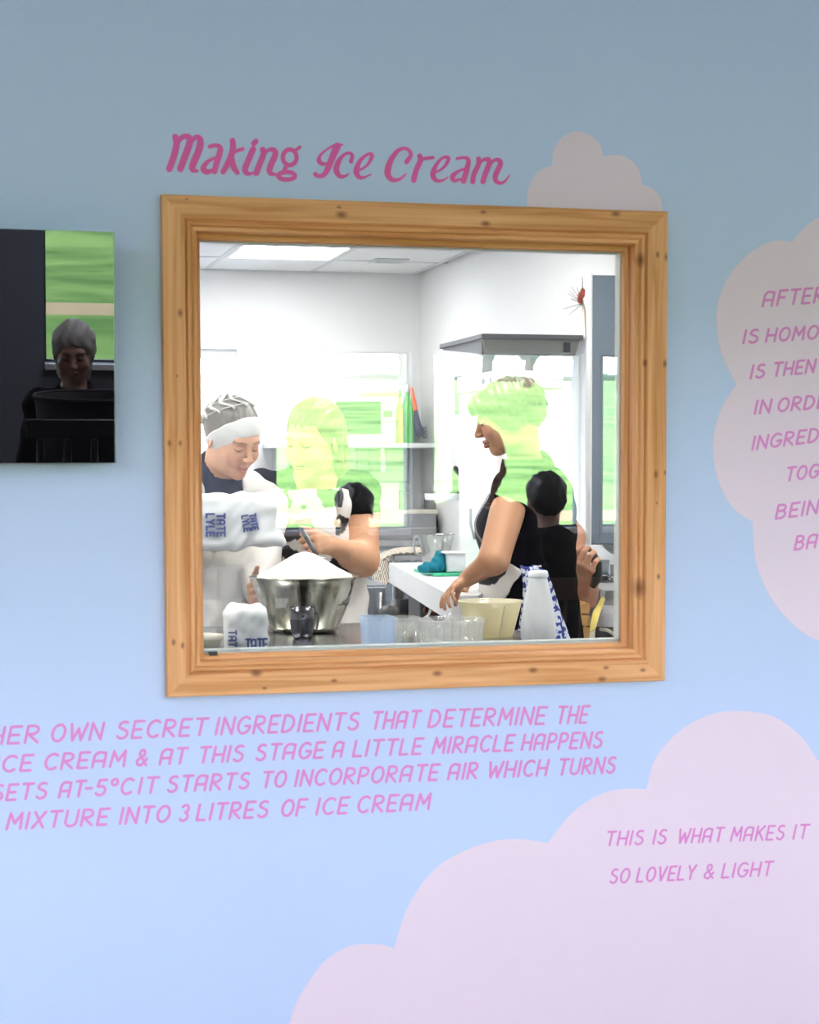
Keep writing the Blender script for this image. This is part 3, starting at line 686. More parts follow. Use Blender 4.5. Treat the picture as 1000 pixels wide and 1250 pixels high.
def smooth(V, Q, it=2, lam=.5):
    for _ in range(it):
        A = np.zeros_like(V); c = np.zeros(len(V))
        for i in range(4):
            a, b = Q[:, i], Q[:, (i+1) % 4]
            np.add.at(A, a, V[b]); np.add.at(c, a, 1); np.add.at(A, b, V[a]); np.add.at(c, b, 1)
        V = V+lam*(A/np.maximum(c, 1)[:, None]-V)
    return V
def surf_multi(f, lo, hi, h, fine=()):     # fine = [(lo,hi,h)] boxes at a finer step
    V, Q = surf(f, lo, hi, h); Vs, Qs = [], []
    cen = V[Q].mean(1); keep = np.ones(len(Q), bool)
    for a, b, hh in fine: keep &= ~((cen > np.array(a)+h*.6) & (cen < np.array(b)-h*.6)).all(1)
    Vs.append(V); Qs.append(Q[keep]); n = len(V)
    for a, b, hh in fine:
        v, q = surf(f, a, b, hh); q = q[((v[q] > np.array(a)+hh*1.2) & (v[q] < np.array(b)-hh*1.2)).all((1, 2))]
        Vs.append(v); Qs.append(q+n); n += len(v)
    V, Q = np.concatenate(Vs), np.concatenate(Qs)
    used = np.zeros(len(V), bool); used[Q.ravel()] = True; mp = np.cumsum(used)-1
    return V[used], mp[Q].astype(np.int32)
def sobj(name, f, lo, hi, h, m, parent, fine=(), color=None, org=None, label=None):
    V, Q = surf_multi(f, lo, hi, h, fine); o = obj(name, (V, Q), m, parent, True, org, label)
    if color is not None:
        c = color(V); a = o.data.color_attributes.new('Col', 'FLOAT_COLOR', 'POINT')
        if len(a.data) == len(c): a.data.foreach_set('color', np.concatenate([c, np.ones((len(c), 1))], 1).astype(np.float32).ravel())
    return o
def rotm(yaw, pitch=0, roll=0):
    return np.array((Matrix.Rotation(yaw, 3, 'Z')@Matrix.Rotation(pitch, 3, 'X')@Matrix.Rotation(roll, 3, 'Y')))
def limb(s, pts, rs, k=.02):
    for i in range(len(pts)-1): s.add(Cone(pts[i], pts[i+1], rs[i], rs[i+1]), k)

class Head:
    def __init__(s, c, yaw, pitch=0, roll=0, sc=1., mouth=0., eyes='down'):
        s.c = np.array(c, float); s.M = rotm(yaw, pitch, roll); s.sc = sc; s.mouth = mouth; s.eyes = eyes
    def w(s, p): return s.c+s.M@(np.array(p, float)*s.sc)
    def loc(s, P): return ((P-s.c.astype(f32))@s.M.astype(f32))/s.sc
    def skull(s):
        E = lambda c, r: Ell(c, r); d = Sdf()
        d.add(E((0, .014, .030), (.073, .092, .084)))
        d.add(E((0, -.028, -.035), (.056, .060, .078)), .035)
        d.add(E((0, -.066, -.094), (.019, .017, .017)), .03)
        for x in (-1, 1):
            d.add(E((x*.042, -.012, -.068), (.018, .032, .030)), .03)
            d.add(E((x*.037, -.062, -.030), (.022, .020, .022)), .025)
        d.add(Cone((-.034, -.076, .020), (.034, -.076, .020), .010, .010), .02)
        for x in (-1, 1): d.sub(E((x*.031, -.099, .001), (.019, .017, .013)), .014)
        d.add(Cone((0, -.084, .010), (0, -.106, -.028), .0065, .0088), .012)
        d.add(Cone((0, -.106, -.030), (0, -.094, -.036), .0085, .006), .006)
        for x in (-1, 1):
            d.add(E((x*.0115, -.098, -.032), (.0070, .0095, .0065)), .006)
            d.sub(E((x*.0060, -.103, -.0395), (.0032, .0045, .003)), .002)
            d.add(E((x*.031, -.0755, 0), (.0142, .0125, .0115)), .003)       # eyeball under its lid
            d.add(Cone((x*.018, -.0855, -.0605), (0, -.0935, -.0575), .0028, .0048), .005)
            d.add(Cone((x*.016, -.0845, -.0690-s.mouth), (0, -.0925, -.0705-s.mouth), .0032, .0060), .005)
            d.sub(Cone((x*.017, -.0905, -.0642-s.mouth*.5), (0, -.1000, -.0640-s.mouth*.5), .0012+s.mouth*.25, .0018+s.mouth*.35), .002)
            a = math.radians(18)
            d.add(Ell((x*.075, .012, -.008), (.007, .017, .029), rotm(x*.35, -.15)), .006)
            d.sub(Ell((x*.082, .006, -.004), (.004, .009, .016), rotm(x*.35, -.15)), .004)
        return d
    def sdf(s):
        d = s.skull(); return lambda P: d(s.loc(P))*s.sc
    def color(s, skin=(.62, .36, .26), lip=(.50, .17, .14), brow=(.14, .08, .05), lash=(.05, .03, .02), cheek=(.66, .30, .23)):
        def f(V):
            P = s.loc(V.astype(f32)); c = np.tile(np.array(skin, float), (len(P), 1))
            def mix(mask, col): nonlocal c; mask = np.clip(mask, 0, 1)[:, None]; c = c*(1-mask)+np.array(col)*mask
            fr = P[:, 1] < -.02
            for x in (-1, 1):
                q = P-np.array([x*.042, -.072, -.035]); mix(.65*np.exp(-(q**2).sum(1)/(.018**2))*fr, cheek)
                t = np.clip((P[:, 0]*x-.014)/.034, 0, 1); zz = .0195+.006*np.sin(t*2.4)-.004*t
                m = np.exp(-((P[:, 2]-zz)/.0030)**4)*(P[:, 0]*x > .012)*(P[:, 0]*x < .052)*fr; mix(.75*m, brow)
                ex = P[:, 0]*x-.031; lid = -.0055+.25*ex*ex/.0142*1.2 if s.eyes == 'down' else .003
                arc_ = -.0062+.0045*(ex/.0142)**2
                m = np.exp(-((P[:, 2]-arc_)/.0016)**4)*(np.abs(ex) < .0145)*(P[:, 1] < -.07); mix(.9*m, lash)
                m = np.exp(-((P[:, 2]-.0075-.0*ex)/.0012)**2)*(np.abs(ex) < .0135)*(P[:, 1] < -.07); mix(.3*m, (.3, .14, .1))
                q = P-np.array([x*.006, -.103, -.0395]); mix(.8*np.exp(-(q**2).sum(1)/(.0035**2)), (.16, .06, .045))
            zt = -.0535+.0025*np.cos(P[:, 0]*260); zb = -.077-s.mouth
            m = (np.abs(P[:, 0]) < .0215)*(P[:, 1] < -.076)*(P[:, 2] < zt-.35*np.abs(P[:, 0])*.4)*(P[:, 2] > zb+.30*np.abs(P[:, 0])); mix(.9*m, lip)
            m = np.exp(-((P[:, 2]+.0640+s.mouth*.5)/(.0013+s.mouth*.4))**2)*(np.abs(P[:, 0]) < .02)*(P[:, 1] < -.078); mix(.85*m, (.14, .03, .03))
            return c
        return f

def hand(wrist, d, n, side, sc=1., curl=(.5, .55, .6, .65), spread=.06, thumb=(.9, .35), lens=(.072, .080, .075, .058), open_=0):
    """wrist point; d = towards knuckles; n = palm-facing side (fingers close towards n); side = towards the thumb"""
    d, n = nrm(d), nrm(n); s = nrm(np.array(side)-d*np.dot(side, d)); n = nrm(np.cross(d, s))*(1 if np.dot(np.cross(d, s), n) > 0 else -1)
    w = np.array(wrist, float); H = Sdf()
    H.add(ECone(w-d*.01*sc, w+d*.045*sc, .025*sc, .033*sc, n, 1.55), .01)
    K = [w+(d*a+s*b)*sc for a, b in ((.088, .029), (.091, .010), (.087, -.010), (.079, -.028))]
    for k_ in K: H.add(Cone(w+d*.02*sc, k_, .014*sc, .0108*sc), .012)
    R0 = [.0092, .0094, .0090, .0080]
    for i, kp in enumerate(K):
        c = curl[i] if hasattr(curl, '__len__') else curl
        cs = c if hasattr(c, '__len__') else (c, c*1.1, c*.7)
        dd = nrm(d+s*spread*(1.5-i)); p = kp; a = 0; L = lens[i]*sc; r = R0[i]*sc; Fg = Sdf()
        for j, fr in enumerate((.45, .30, .25)):
            a += cs[j]; v = dd*math.cos(a)+n*math.sin(a); q = p+v*L*fr; Fg.add(Cone(p, q, r, r*.92), .002); p = q; r *= .92
        H.add(Fg, .0035)
    p = w+(d*.022+s*.020)*sc; v = nrm(d*.65+s*thumb[0]+n*thumb[1]); q = p+v*.040*sc; T = Sdf(); T.add(Cone(p, q, .0150*sc, .0112*sc))
    v2 = nrm(v+n*thumb[1]*.9+d*.4); q2 = q+v2*.030*sc; T.add(Cone(q, q2, .0110*sc, .0098*sc), .003)
    v3 = nrm(v2+n*thumb[1]*.6); T.add(Cone(q2, q2+v3*.024*sc, .0098*sc, .0080*sc), .003)
    H.add(T, .006); return H

M_SKIN = attr_mat('skin', .5, sss=.08, bump=.04, bscale=500)
def cloth(name, col, rough=.85, bump=.25, bscale=90): return mat(name, col, rough, bump=bump, bscale=bscale, spec=.2)
def bb(P, m): P = np.array(P); return P.min(0)-m, P.max(0)+m
def wrinkle(a, fr, ph=0): return lambda P: a*(np.sin(P[:, 0]*fr+P[:, 2]*fr*.7+ph)*np.sin(P[:, 2]*fr*1.3-P[:, 1]*fr*.8+ph*2)+.5*np.sin(P[:, 0]*fr*2.1-P[:, 2]*fr*1.9+ph)).astype(f32)
def legs_(b, hip, fwd, side, floor=0.03):
    for s_ in (-1, 1):
        h = hip+np.array(side)*s_*.085; kn = h*[1, 1, 0]+[0, 0, .5]; an = h*[1, 1, 0]+[0, 0, .09]
        limb(b, [h, kn, an], [.085, .058, .042], .04); b.add(Cone(an-[0, 0, .04], an-[0, 0, .045]+np.array(fwd)*.15, .045, .038), .02)

HAIR = {}
def hair_mat(name, c1, c2):
    m = mat(name, c1, .45, bump=.5, bscale=60, var=0); n = m.node_tree; b = n.nodes['Principled BSDF']
    t = n.nodes.new('ShaderNodeTexCoord'); mp = n.nodes.new('ShaderNodeMapping'); mp.inputs['Scale'].default_value = (90, 90, 9)
    nz = n.nodes.new('ShaderNodeTexNoise'); nz.inputs['Scale'].default_value = 1; nz.inputs['Detail'].default_value = 4
    mx = n.nodes.new('ShaderNodeMix'); mx.data_type = 'RGBA'; mx.inputs[6].default_value = (*c1, 1); mx.inputs[7].default_value = (*c2, 1)
    n.links.new(t.outputs['Object'], mp.inputs[0]); n.links.new(mp.outputs[0], nz.inputs[0]); n.links.new(nz.outputs[0], mx.inputs[0]); n.links.new(mx.outputs[2], b.inputs[0]); return m

# ================================================================== WOMAN 1: hairnet, tipping a paper sack
def P3(px, py, y): return pix(px, py, y)
y1 = 2.35
h1 = Head(P3(284, 535, 2.27), math.radians(29), math.radians(25), math.radians(-3), .935)
neck1, chest1, waist1, hip1 = P3(268, 588, 2.36), P3(272, 650, 2.42), P3(272, 730, 2.42), P3(272, 790, 2.42)
sx1 = rotm(math.radians(12))[:, 0]; fy1 = -rotm(math.radians(12))[:, 1]
shL1, shR1 = chest1+sx1*.138+[0, 0, .072], chest1-sx1*.165+[0, 0, .075]
elL1 = P3(318, 692, 2.32); wrL1 = P3(314, 732, 2.16); elR1 = P3(215, 700, 2.3); wrR1 = P3(256, 664, 2.24)
b = Sdf(); b.add(h1.sdf()); b.add(Cone(h1.w((0, .030, -.07)), neck1, .050, .054), .02)
torso = lambda g=0: [ECone(chest1+[0, 0, .05], chest1-[0, 0, .06], .155+g, .150+g, fy1, 1.45), ECone(chest1-[0, 0, .06], waist1, .150+g, .135+g, fy1, 1.3), ECone(waist1, hip1-[0, 0, .04], .135+g, .165+g, fy1, 1.25)]
def mk_body(b, neck, tor, shs, arms):
    for t_ in tor: b.add(t_, .04)
    for sh in shs: b.add(Cone(neck-[0, 0, .03], sh, .050, .056), .03)
    for pts, rs in arms: limb(b, pts, rs, .015)
mk_body(b, neck1, torso(), (shL1, shR1), [([shL1, elL1, wrL1], (.052, .042, .028)), ([shR1, elR1, wrR1], (.052, .042, .028))])
hd1 = hand(wrL1, P3(305, 722, 2.02)-wrL1, (.6, -.2, .6), (-.4, -.4, .9), .95, curl=(.8, .85, .9, .9))
hd1b = hand(wrR1, P3(285, 655, 2.20)-wrR1, (0, -1, .2), (-.3, -.2, .9), .9, curl=.2)
b.add(hd1, .01); b.add(hd1b, .01); legs_(b, hip1, fy1, sx1)
w1 = root('person', (hip1[0], hip1[1], 0), 'woman in a white hairnet and coat looking down and tipping a paper sack', 'person')
lo, hi = bb([hip1-[.25, .2, 0], shL1, shR1, h1.c, elR1, elL1, wrL1], .16); lo[2] = 0
hb = bb([h1.c], .145); hb[0][2] -= .02
kb = bb([wrL1, wrL1+nrm(P3(305, 722, 2.02)-wrL1)*.12], .06)
sobj('body', b, lo, hi, .008, M_SKIN, w1, [(hb[0], hb[1], .0022), (kb[0], kb[1], .0028)], h1.color(skin=(.63, .345, .215), lip=(.52, .22, .17)))
# hair under the net
hr = Sdf(); hr.add(Ell((0, .022, .036), (.0815, .0975, .0905))); hr.cut(plane(nrm((.12, -.72, -.7)), (0, -.085, .066)), .006)
hr.warp(lambda P: .0018*np.sin(P[:, 0]*230+np.sin(P[:, 1]*60)*2).astype(f32))
W = lambda d, H: (lambda P: d(H.loc(P))*H.sc)
sobj('hair', W(hr, h1), *bb([h1.c], .15), .004, hair_mat('ash_hair', (.10, .09, .08), (.30, .27, .23)), w1, label='ash brown hair under a white net')
bd = Sdf(); bd.add(Ell((0, .022, .034), (.0885, .1045, .098))); bd.sub(Ell((0, .022, .034), (.0825, .0985, .092)), .001)
nb = nrm((-.12, .72, .7)); pb_ = np.array((0, -.085, .082)); bd.cut(plane(nb, pb_+nb*.032), .003); bd.cut(plane(-nb, pb_-nb*.026), .004)
bd.warp(lambda P: .0006*np.sin(P[:, 0]*60+P[:, 2]*130).astype(f32))
sobj('hairnet_band', W(bd, h1), *bb([h1.c], .16), .0028, cloth('white_net_cloth', (.82, .82, .80), .8), w1, label='wide white band of the hairnet')
net = []
ce = np.array((0, .022, .034)); rr = np.array((.0875, .1035, .0975))
fwd_ = np.array((0, -.62, .78))
for k in range(11):      # gathered strips running from the band to the crown
    a = 2*PI*k/11+.2; ax_ = nrm((-.1, .66, .74)); u_ = nrm(np.cross(ax_, (1, 0, 0))); v_ = np.cross(ax_, u_)
    pts = []
    for j in range(9):
        th = .10+1.12*j/8; dr = ax_*math.cos(th)+(u_*math.cos(a+.25*math.sin(j))+v_*math.sin(a+.25*math.sin(j)))*math.sin(th)
        pts.append(h1.w(ce+dr*rr))
    net.append(tube(pts, [.0048+.0020*math.sin(j+k) for j in range(9)], 5))
for th in (.35, .75, 1.1):
    pts = []
    for j in range(25):
        a = 2*PI*j/24; dr = ax_*math.cos(th)+(u_*math.cos(a)+v_*math.sin(a))*math.sin(th); pts.append(h1.w(ce+dr*rr*1.0))
    net.append(tube(pts, .0016, 4, False))
obj('hairnet_mesh', join(*net), mat('net_white', (.74, .74, .70), .7), w1, True)
sh = Sdf(); sh.add(Ell((0, .026, .036), (.0890, .1055, .0975))); sh.sub(Ell((0, .026, .036), (.0882, .1047, .0967)), 0); sh.cut(plane((0, -.62+.0, -.5), (0, -.06, .06)), 0)
# coat and navy collar
ct = Sdf()
for t_ in torso(.014): ct.add(t_, .04)
for s_, e_, w_ in ((shL1, elL1, wrL1), (shR1, elR1, wrR1)):
    ct.add(Cone(neck1-[0, 0, .035], s_, .058, .070), .03); ct.add(Cone(s_, e_, .068, .060), .02); ct.add(Cone(e_, e_+(w_-e_)*.78, .058, .044), .015)
ct.add(ECone(waist1, hip1*[1, 1, 0]+[0, 0, .55], .15, .20, fy1, 1.2), .04)
ct.sub(Cone(neck1+[0, 0, .10], neck1-[0, 0, .005]+fy1*.045, .07, .055), .012); ct.warp(wrinkle(.0035, 38))
ctr = lambda m: bb([hip1*[1, 1, 0]+[0, 0, .5], shL1, shR1, elR1, elL1, wrL1, chest1], m)
sobj('coat', ct, *ctr(.13), .0075, cloth('white_coat', (.70, .68, .66), .8), w1, label='white overall coat')
cl_ = Sdf(); cl_.add(Cone(neck1-[0, 0, .018], neck1+[0, 0, .034]+(h1.w((0, .03, -.07))-neck1)*.25, .070, .062)); cl_.sub(Cone(neck1+[0, 0, .03]+fy1*.02, neck1+[0, 0, .12]+fy1*.035, .052, .062), .006)
cl_.add(ECone(neck1-[0, 0, .02], neck1-[0, 0, .06]+fy1*.02, .066, .075, fy1, 1.2), .02)
sobj('collar', cl_, *bb([neck1], .13), .005, cloth('navy_cloth', (.012, .016, .035)), w1, label='navy blue shirt collar')

# the big paper sack she holds
YS = 2.02
def sack_sdf():
    d = Sdf(); c1 = P3(262, 637, YS+.05); c2 = P3(314, 634, YS+.04)
    d.add(RBox(c1, (.088, .055, .082), .03, rotm(.1, 0, .02))); d.add(RBox(c2, (.062, .050, .072), .03, rotm(-.15, 0, .22)), .03)
    d.add(Cone(P3(326, 652, YS+.02), P3(344, 662, YS+.0), .026, .012), .03); d.add(Cone(P3(322, 612, YS+.04), P3(338, 600, YS+.06), .022, .012), .02)
    d.warp(lambda P: (.0035*np.sin(P[:, 0]*47+P[:, 2]*31+1)*np.sin(P[:, 2]*38-P[:, 0]*55)+.0014*np.sin(P[:, 0]*95-P[:, 2]*140+2*np.sin(P[:, 0]*40))).astype(f32)); return d
sk = root('paper_sack', tuple(P3(280, 668, YS)), 'large white paper sugar sack with navy printing held by the woman in the hairnet', 'sack')
M_PAPER = mat('white_paper', (.80, .81, .83), .7, bump=.1, bscale=40)
M_NAVY = mat('navy_print', (.03, .05, .22), .6)
a, b_ = P3(235, 600, YS), P3(352, 672, YS)
sobj('paper_bag', sack_sdf(), (a[0]-.03, YS-.06, b_[2]-.03), (b_[0]+.03, YS+.16, a[2]+.04), .0045, M_PAPER, sk)
def decal(parent, txt, c, h, wd, ang, y, m=M_NAVY, lw=.0022, org=None, dy=-.0005):
    """printed word: centre point, cap height, width, rotation in the xz plane"""
    tot = sum(GL[q][0] for q in txt)+.28*(len(txt)-1); sc = wd/tot; out = []; u = 0
    ca, sa = math.cos(ang), math.sin(ang)
    WYB[0] = y+.004
    for q in txt:
        w_, st = GL[q]
        for i_, s_ in enumerate(st):
            pl = [((u+a_)*sc-wd/2, (b2-.5)*h) for a_, b2 in s_]
            out.append(ribbon([(c[0]+x*ca-z*sa, c[2]+x*sa+z*ca) for x, z in pl], lw, y+dy, i_ == 0))
        u += w_+.28
    WYB[0] = WY
    return obj('printed_word', join(*out), m, parent)
fs = YS-.014
decal(sk, 'TATE', P3(270, 641, fs), .021, .062, -PI/2, fs, lw=.0026); decal(sk, 'LYLE', P3(257, 641, fs), .021, .062, -PI/2, fs, lw=.0026)
decal(sk, 'TATE', P3(310, 637, fs), .017, .044, -PI/2+.17, fs, lw=.002); decal(sk, 'LYLE', P3(300.5, 639, fs), .017, .044, -PI/2+.17, fs, lw=.002)

# ================================================================== WOMAN 2: black shirt, cow apron, spooning sugar
y2 = 2.5
h2 = Head(P3(382, 537, y2), math.radians(-46), math.radians(12), math.radians(4), 1.0)
neck2, chest2, waist2, hip2 = P3(387, 592, 2.56), P3(384, 650, 2.60), P3(384, 720, 2.62), P3(384, 790, 2.62)
R2 = rotm(math.radians(-14)); sx2, fy2 = R2[:, 0], -R2[:, 1]
shL2, shR2 = chest2+sx2*.142+[0, 0, .128], chest2-sx2*.170+[0, 0, .135]
elL2, wrL2 = P3(443, 684, 2.47), P3(406, 667, 2.28)
elR2, wrR2 = P3(318, 690, 2.5), P3(340, 715, 2.35)
kn2 = P3(384, 661, 2.22)
b = Sdf(); b.add(h2.sdf()); b.add(Cone(h2.w((0, .030, -.07)), neck2, .048, .054), .02)
tor2 = lambda g=0: [ECone(chest2+[0, 0, .065], chest2-[0, 0, .05], .150+g, .150+g, fy2, 1.35), ECone(chest2-[0, 0, .05], waist2, .150+g, .140+g, fy2, 1.3), ECone(waist2, hip2-[0, 0, .04], .140+g, .165+g, fy2, 1.25)]
mk_body(b, neck2, tor2(), (shL2, shR2), [([shL2, elL2, wrL2], (.055, .046, .027)), ([shR2, elR2, wrR2], (.052, .042, .028))])
b.add(Cone(shL2+(elL2-shL2)*.5, elL2, .053, .047), .02); b.add(Cone(elL2+(wrL2-elL2)*.05, elL2+(wrL2-elL2)*.4, .046, .043), .02)
hd2 = hand(wrL2, kn2-wrL2, (-.25, .1, -.9), (-.35, -.45, .8), .95, curl=((.9, 1.3, .8), (1.0, 1.3, .8), (1.05, 1.35, .8), (1.1, 1.35, .8)), thumb=(.45, -.1))
hd2 = hand(wrL2, nrm(kn2-wrL2), (-.1, .9, -.3), (-.35, -.1, .9), .95, curl=((.85, 1.2, .7), (.95, 1.2, .7), (1.0, 1.25, .7), (1.05, 1.25, .7)), thumb=(.35, .35))
hd2b = hand(wrR2, (.3, -.6, -.4), (.6, .3, -.6), (.6, -.4, .5), .95)
b.add(hd2, .01); b.add(hd2b, .01); legs_(b, hip2, fy2, sx2)
w2 = root('person', (hip2[0], hip2[1], 0), 'woman in a black shirt and cow patterned apron spooning sugar from the bowl', 'person')
lo, hi = bb([hip2-[.2, .2, 0], shL2, shR2, h2.c, elR2, elL2, wrL2], .15); lo[2] = 0
hb = bb([h2.c], .14); hb[0][2] -= .02; kb = bb([wrL2, wrL2+nrm(kn2-wrL2)*.10], .065)
sobj('body', b, lo, hi, .0065, M_SKIN, w2, [(hb[0], hb[1], .0025), (kb[0], kb[1], .0022)], h2.color(skin=(.64, .34, .20), lip=(.52, .20, .15)))
hr = Sdf(); hr.add(Ell((0, .022, .040), (.083, .098, .088))); hr.add(Cone((.066, .03, .0), (.050, .070, -.17), .018, .012), .03); hr.add(Cone((0, .10, .02), (.03, .10, -.18), .05, .03), .03)
hr.sub(Ell((0, -.085, -.045), (.066, .075, .098)), .008); hr.sub(Ell((.04, -.07, .0), (.030, .05, .06)), .006); hr.sub(Ell((-.04, -.07, .0), (.030, .05, .06)), .006)
hr.warp(lambda P: .0020*np.sin(P[:, 0]*260+np.sin(P[:, 2]*40)*2).astype(f32))
sobj('hair', W(hr, h2), *bb([h2.c-np.array([0, 0, .05])], .20), .004, hair_mat('brown_hair', (.10, .05, .02), (.24, .13, .05)), w2, label='brown hair tied back')
def tshirt(tor, neck, sh_el, fy, hipc, nk=.060):
    s = Sdf()
    for t_ in tor: s.add(t_, .04)
    for s_, e_, fr, r in sh_el: s.add(Cone(neck-[0, 0, .035], s_, .062, min(.070, r*1.08)), .03); 
    ends = []
    for s_, e_, fr, r in sh_el:
        q = Sdf(); q.add(Cone(s_, e_, r, r*.93)); v = nrm(e_-s_); q.cut(plane(v, s_+(e_-s_)*fr), .003); s.add(q, .012)
    s.sub(Cone(neck+[0, 0, .12], neck+[0, 0, .0]+fy*.05, .085, nk), .008)
    s.cut(plane((0, 0, -1), hipc), .004); return s
ts = tshirt(tor2(.010), neck2, [(shL2, elL2, .42, .064), (shR2, elR2, .5, .062)], fy2, hip2-[0, 0, .02]); ts.warp(wrinkle(.0025, 45, 1))
M_BSHIRT = mat('black_cloth', (.0045, .0045, .005), 1, bump=.25, bscale=90, spec=.03)
sobj('t_shirt', ts, *bb([hip2-[.16, .16, 0], hip2+[.16, .16, 0], shL2, shR2, elL2, elR2], .10), .006, M_BSHIRT, w2, label='black short sleeved t-shirt')
# cow-print material from real patch shapes laid out on the cloth
def cow(patches, base=(.80, .77, .74), dark=(.02, .02, .022)):
    def f(V):
        c = np.tile(np.array(base), (len(V), 1)); 
        # distance measured on the garment's front (x,z)
        for px, py, rx, ry, an, y_ in patches:
            p = P3(px, py, y_); k = 1/ppm(y_, px); dx = (V[:, 0]-p[0])/k; dz = (p[2]-V[:, 2])/k
            u = dx*math.cos(an)+dz*math.sin(an); v = -dx*math.sin(an)+dz*math.cos(an)
            th = np.arctan2(v, u); q = (u/rx)**2+(v/ry)**2; lim = (1+.13*np.sin(3*th+px)+.08*np.sin(5*th+py))**2
            c[q < lim] = dark
        return c
    return f
ap = Sdf()
for t_ in tor2(.020): ap.add(t_, .04)
ap.add(ECone(waist2, hip2*[1, 1, 0]+[0, 0, .6], .165, .20, fy2, 1.2), .04)
ap.cut(plane(-fy2, chest2+fy2*.02), .004); ap.cut(plane((0, 0, 1), P3(380, 597, 2.45)), .006)
ap.sub(Cone(chest2+sx2*.20+[0, 0, .13], chest2+sx2*.20-[0, 0, .01]+fy2*.1, .09, .085), .004)
ap.warp(wrinkle(.003, 36, .6))
M_COW = attr_mat('cow_print_cloth', .85, bump=.2, bscale=90, spec=.2)
yc = 2.45
sobj('apron', ap, *bb([hip2*[1, 1, 0]+[-.2, -.22, .55], hip2+[.2, .1, 0], chest2+[0, 0, .12]], .04), .005, M_COW, w2, color=cow([(351, 612, 11, 8, .2, yc), (352, 632, 5, 16, -.35, yc), (364, 648, 22, 12, .0, yc), (376, 640, 9, 8, 0, yc), (348, 655, 12, 14, .3, yc), (374, 619, 4, 3, 0, yc),
      (405, 607, 16, 12, .2, yc), (418, 640, 9, 12, .3, yc), (352, 675, 17, 8, .25, yc), (415, 690, 16, 12, 0, yc), (340, 700, 12, 10, 0, yc)]), label='white apron with black cow patches')
st_ = [tube(spline([chest2+sx2*.085*s_+fy2*.128+[0, 0, .085], chest2+sx2*.088*s_+fy2*.10+[0, 0, .125], neck2+sx2*.062*s_+fy2*.03, neck2+sx2*.045*s_-fy2*.05+[0, 0, .02]], 5), .0075, 6) for s_ in (-1, 1)]
obj('apron_strap', join(*st_), mat('dark_strap', (.03, .035, .04), .8), w2, True)

# spoon and sugar bowl
def streak_steel(name):
    m = mat(name, (.4, .38, .33), .16, 1); n = m.node_tree; b = n.nodes['Principled BSDF']
    g = n.nodes.new('ShaderNodeTexCoord'); mp = n.nodes.new('ShaderNodeMapping'); mp.inputs['Scale'].default_value = (26, 26, 1.2)
    nz = n.nodes.new('ShaderNodeTexNoise'); nz.inputs['Scale'].default_value = 1; nz.inputs['Detail'].default_value = 3
    cr = n.nodes.new('ShaderNodeValToRGB'); e = cr.color_ramp.elements; e[0].position = .35; e[0].color = (.16, .14, .10, 1); e[1].position = .65; e[1].color = (.62, .59, .50, 1)
    n.links.new(g.outputs['Object'], mp.inputs[0]); n.links.new(mp.outputs[0], nz.inputs[0]); n.links.new(nz.outputs[0], cr.inputs[0]); n.links.new(cr.outputs[0], b.inputs[0]); return m
YB = 1.78
zc = P3(371, 771, YB)[2]; bc = P3(371, 771, YB); kB = 1/ppm(YB, 371)
zr_ = P3(371, 703, YB)[2]-zc; rb = 66*kB
bowl = root('mixing_bowl', (bc[0], YB, zc), 'large stainless steel mixing bowl heaped with sugar', 'bowl')
prof = [(rb*.56, 0), (rb*.66, zr_*.12), (rb*.80, zr_*.45), (rb*.91, zr_*.80), (rb*.94, zr_*.93), (rb*1.0, zr_*.985), (rb*1.0, zr_)]
obj('steel_bowl', vessel(prof, .0025, (bc[0], YB, zc), 64), streak_steel('polished_steel'), bowl, True)
sug = []; N_ = 40
hs = P3(375, 674, YB)[2]-zc
pr = [(rb*.80, zr_*.5), (rb*.90, zr_*.88), (rb*.86, zr_*1.02), (rb*.62, zr_+(hs-zr_)*.32), (rb*.38, zr_+(hs-zr_)*.66), (rb*.18, zr_+(hs-zr_)*.93), (rb*.06, hs), (.0005, hs+.001)]
o = obj('sugar_heap', lathe(pr, (bc[0]+.004, YB, zc), 48, True, True), mat('white_sugar', (.80, .78, .73), .9, bump=.3, bscale=900), None, True)
tag(o, 'mound of white sugar heaped above the rim of the steel bowl', 'sugar', kind='stuff')
sa, sb = P3(367, 644, 2.17), P3(377, 661, 2.13); sc_ = P3(386, 690, 1.98)
sp_ = root('spoon', tuple(sa), 'dark handled metal spoon in the hand of the woman in the cow apron', 'spoon')
obj('handle', tube([sa, sa+(sb-sa)*.3, sb+(sb-sa)*.5, sb+(sb-sa)*1.0], [.006, .0075, .007, .005], 10), mat('spoon_handle', (.08, .09, .10), .3, .6), sp_, True)
obj('spoon_head', lathe([(.003, -.004), (.018, 0), (.022, .004), (.018, .006)], sb+(sb-sa)*1.25, 16, True, True, 1, 1), M_STEEL, sp_, True)

# ================================================================== WOMAN 3: profile, short curly hair
h3 = Head(P3(618, 507, 2.62), math.radians(-106), math.radians(19), 0, 1.02, mouth=.0012)
neck3, chest3, waist3, hip3 = P3(640, 570, 2.68), P3(646, 645, 2.68), P3(648, 715, 2.68), P3(650, 785, 2.68)
R3 = rotm(math.radians(-100)); sx3, fy3 = R3[:, 0], -R3[:, 1]
near = sx3 if sx3[1] < 0 else -sx3
shN, shF = chest3+near*.155+[0, 0, .085]-fy3*-.02, chest3-near*.155+[0, 0, .085]
shN = P3(627, 598, chest3[1]-.15)
elN, wrN, knN = P3(603, 683, 2.42), P3(571, 706, 2.50), P3(552, 719, 2.49)
elF, wrF = P3(608, 680, 2.86), P3(586, 700, 2.78)
b = Sdf(); b.add(h3.sdf()); b.add(Cone(h3.w((0, .030, -.07)), neck3, .052, .058), .02)
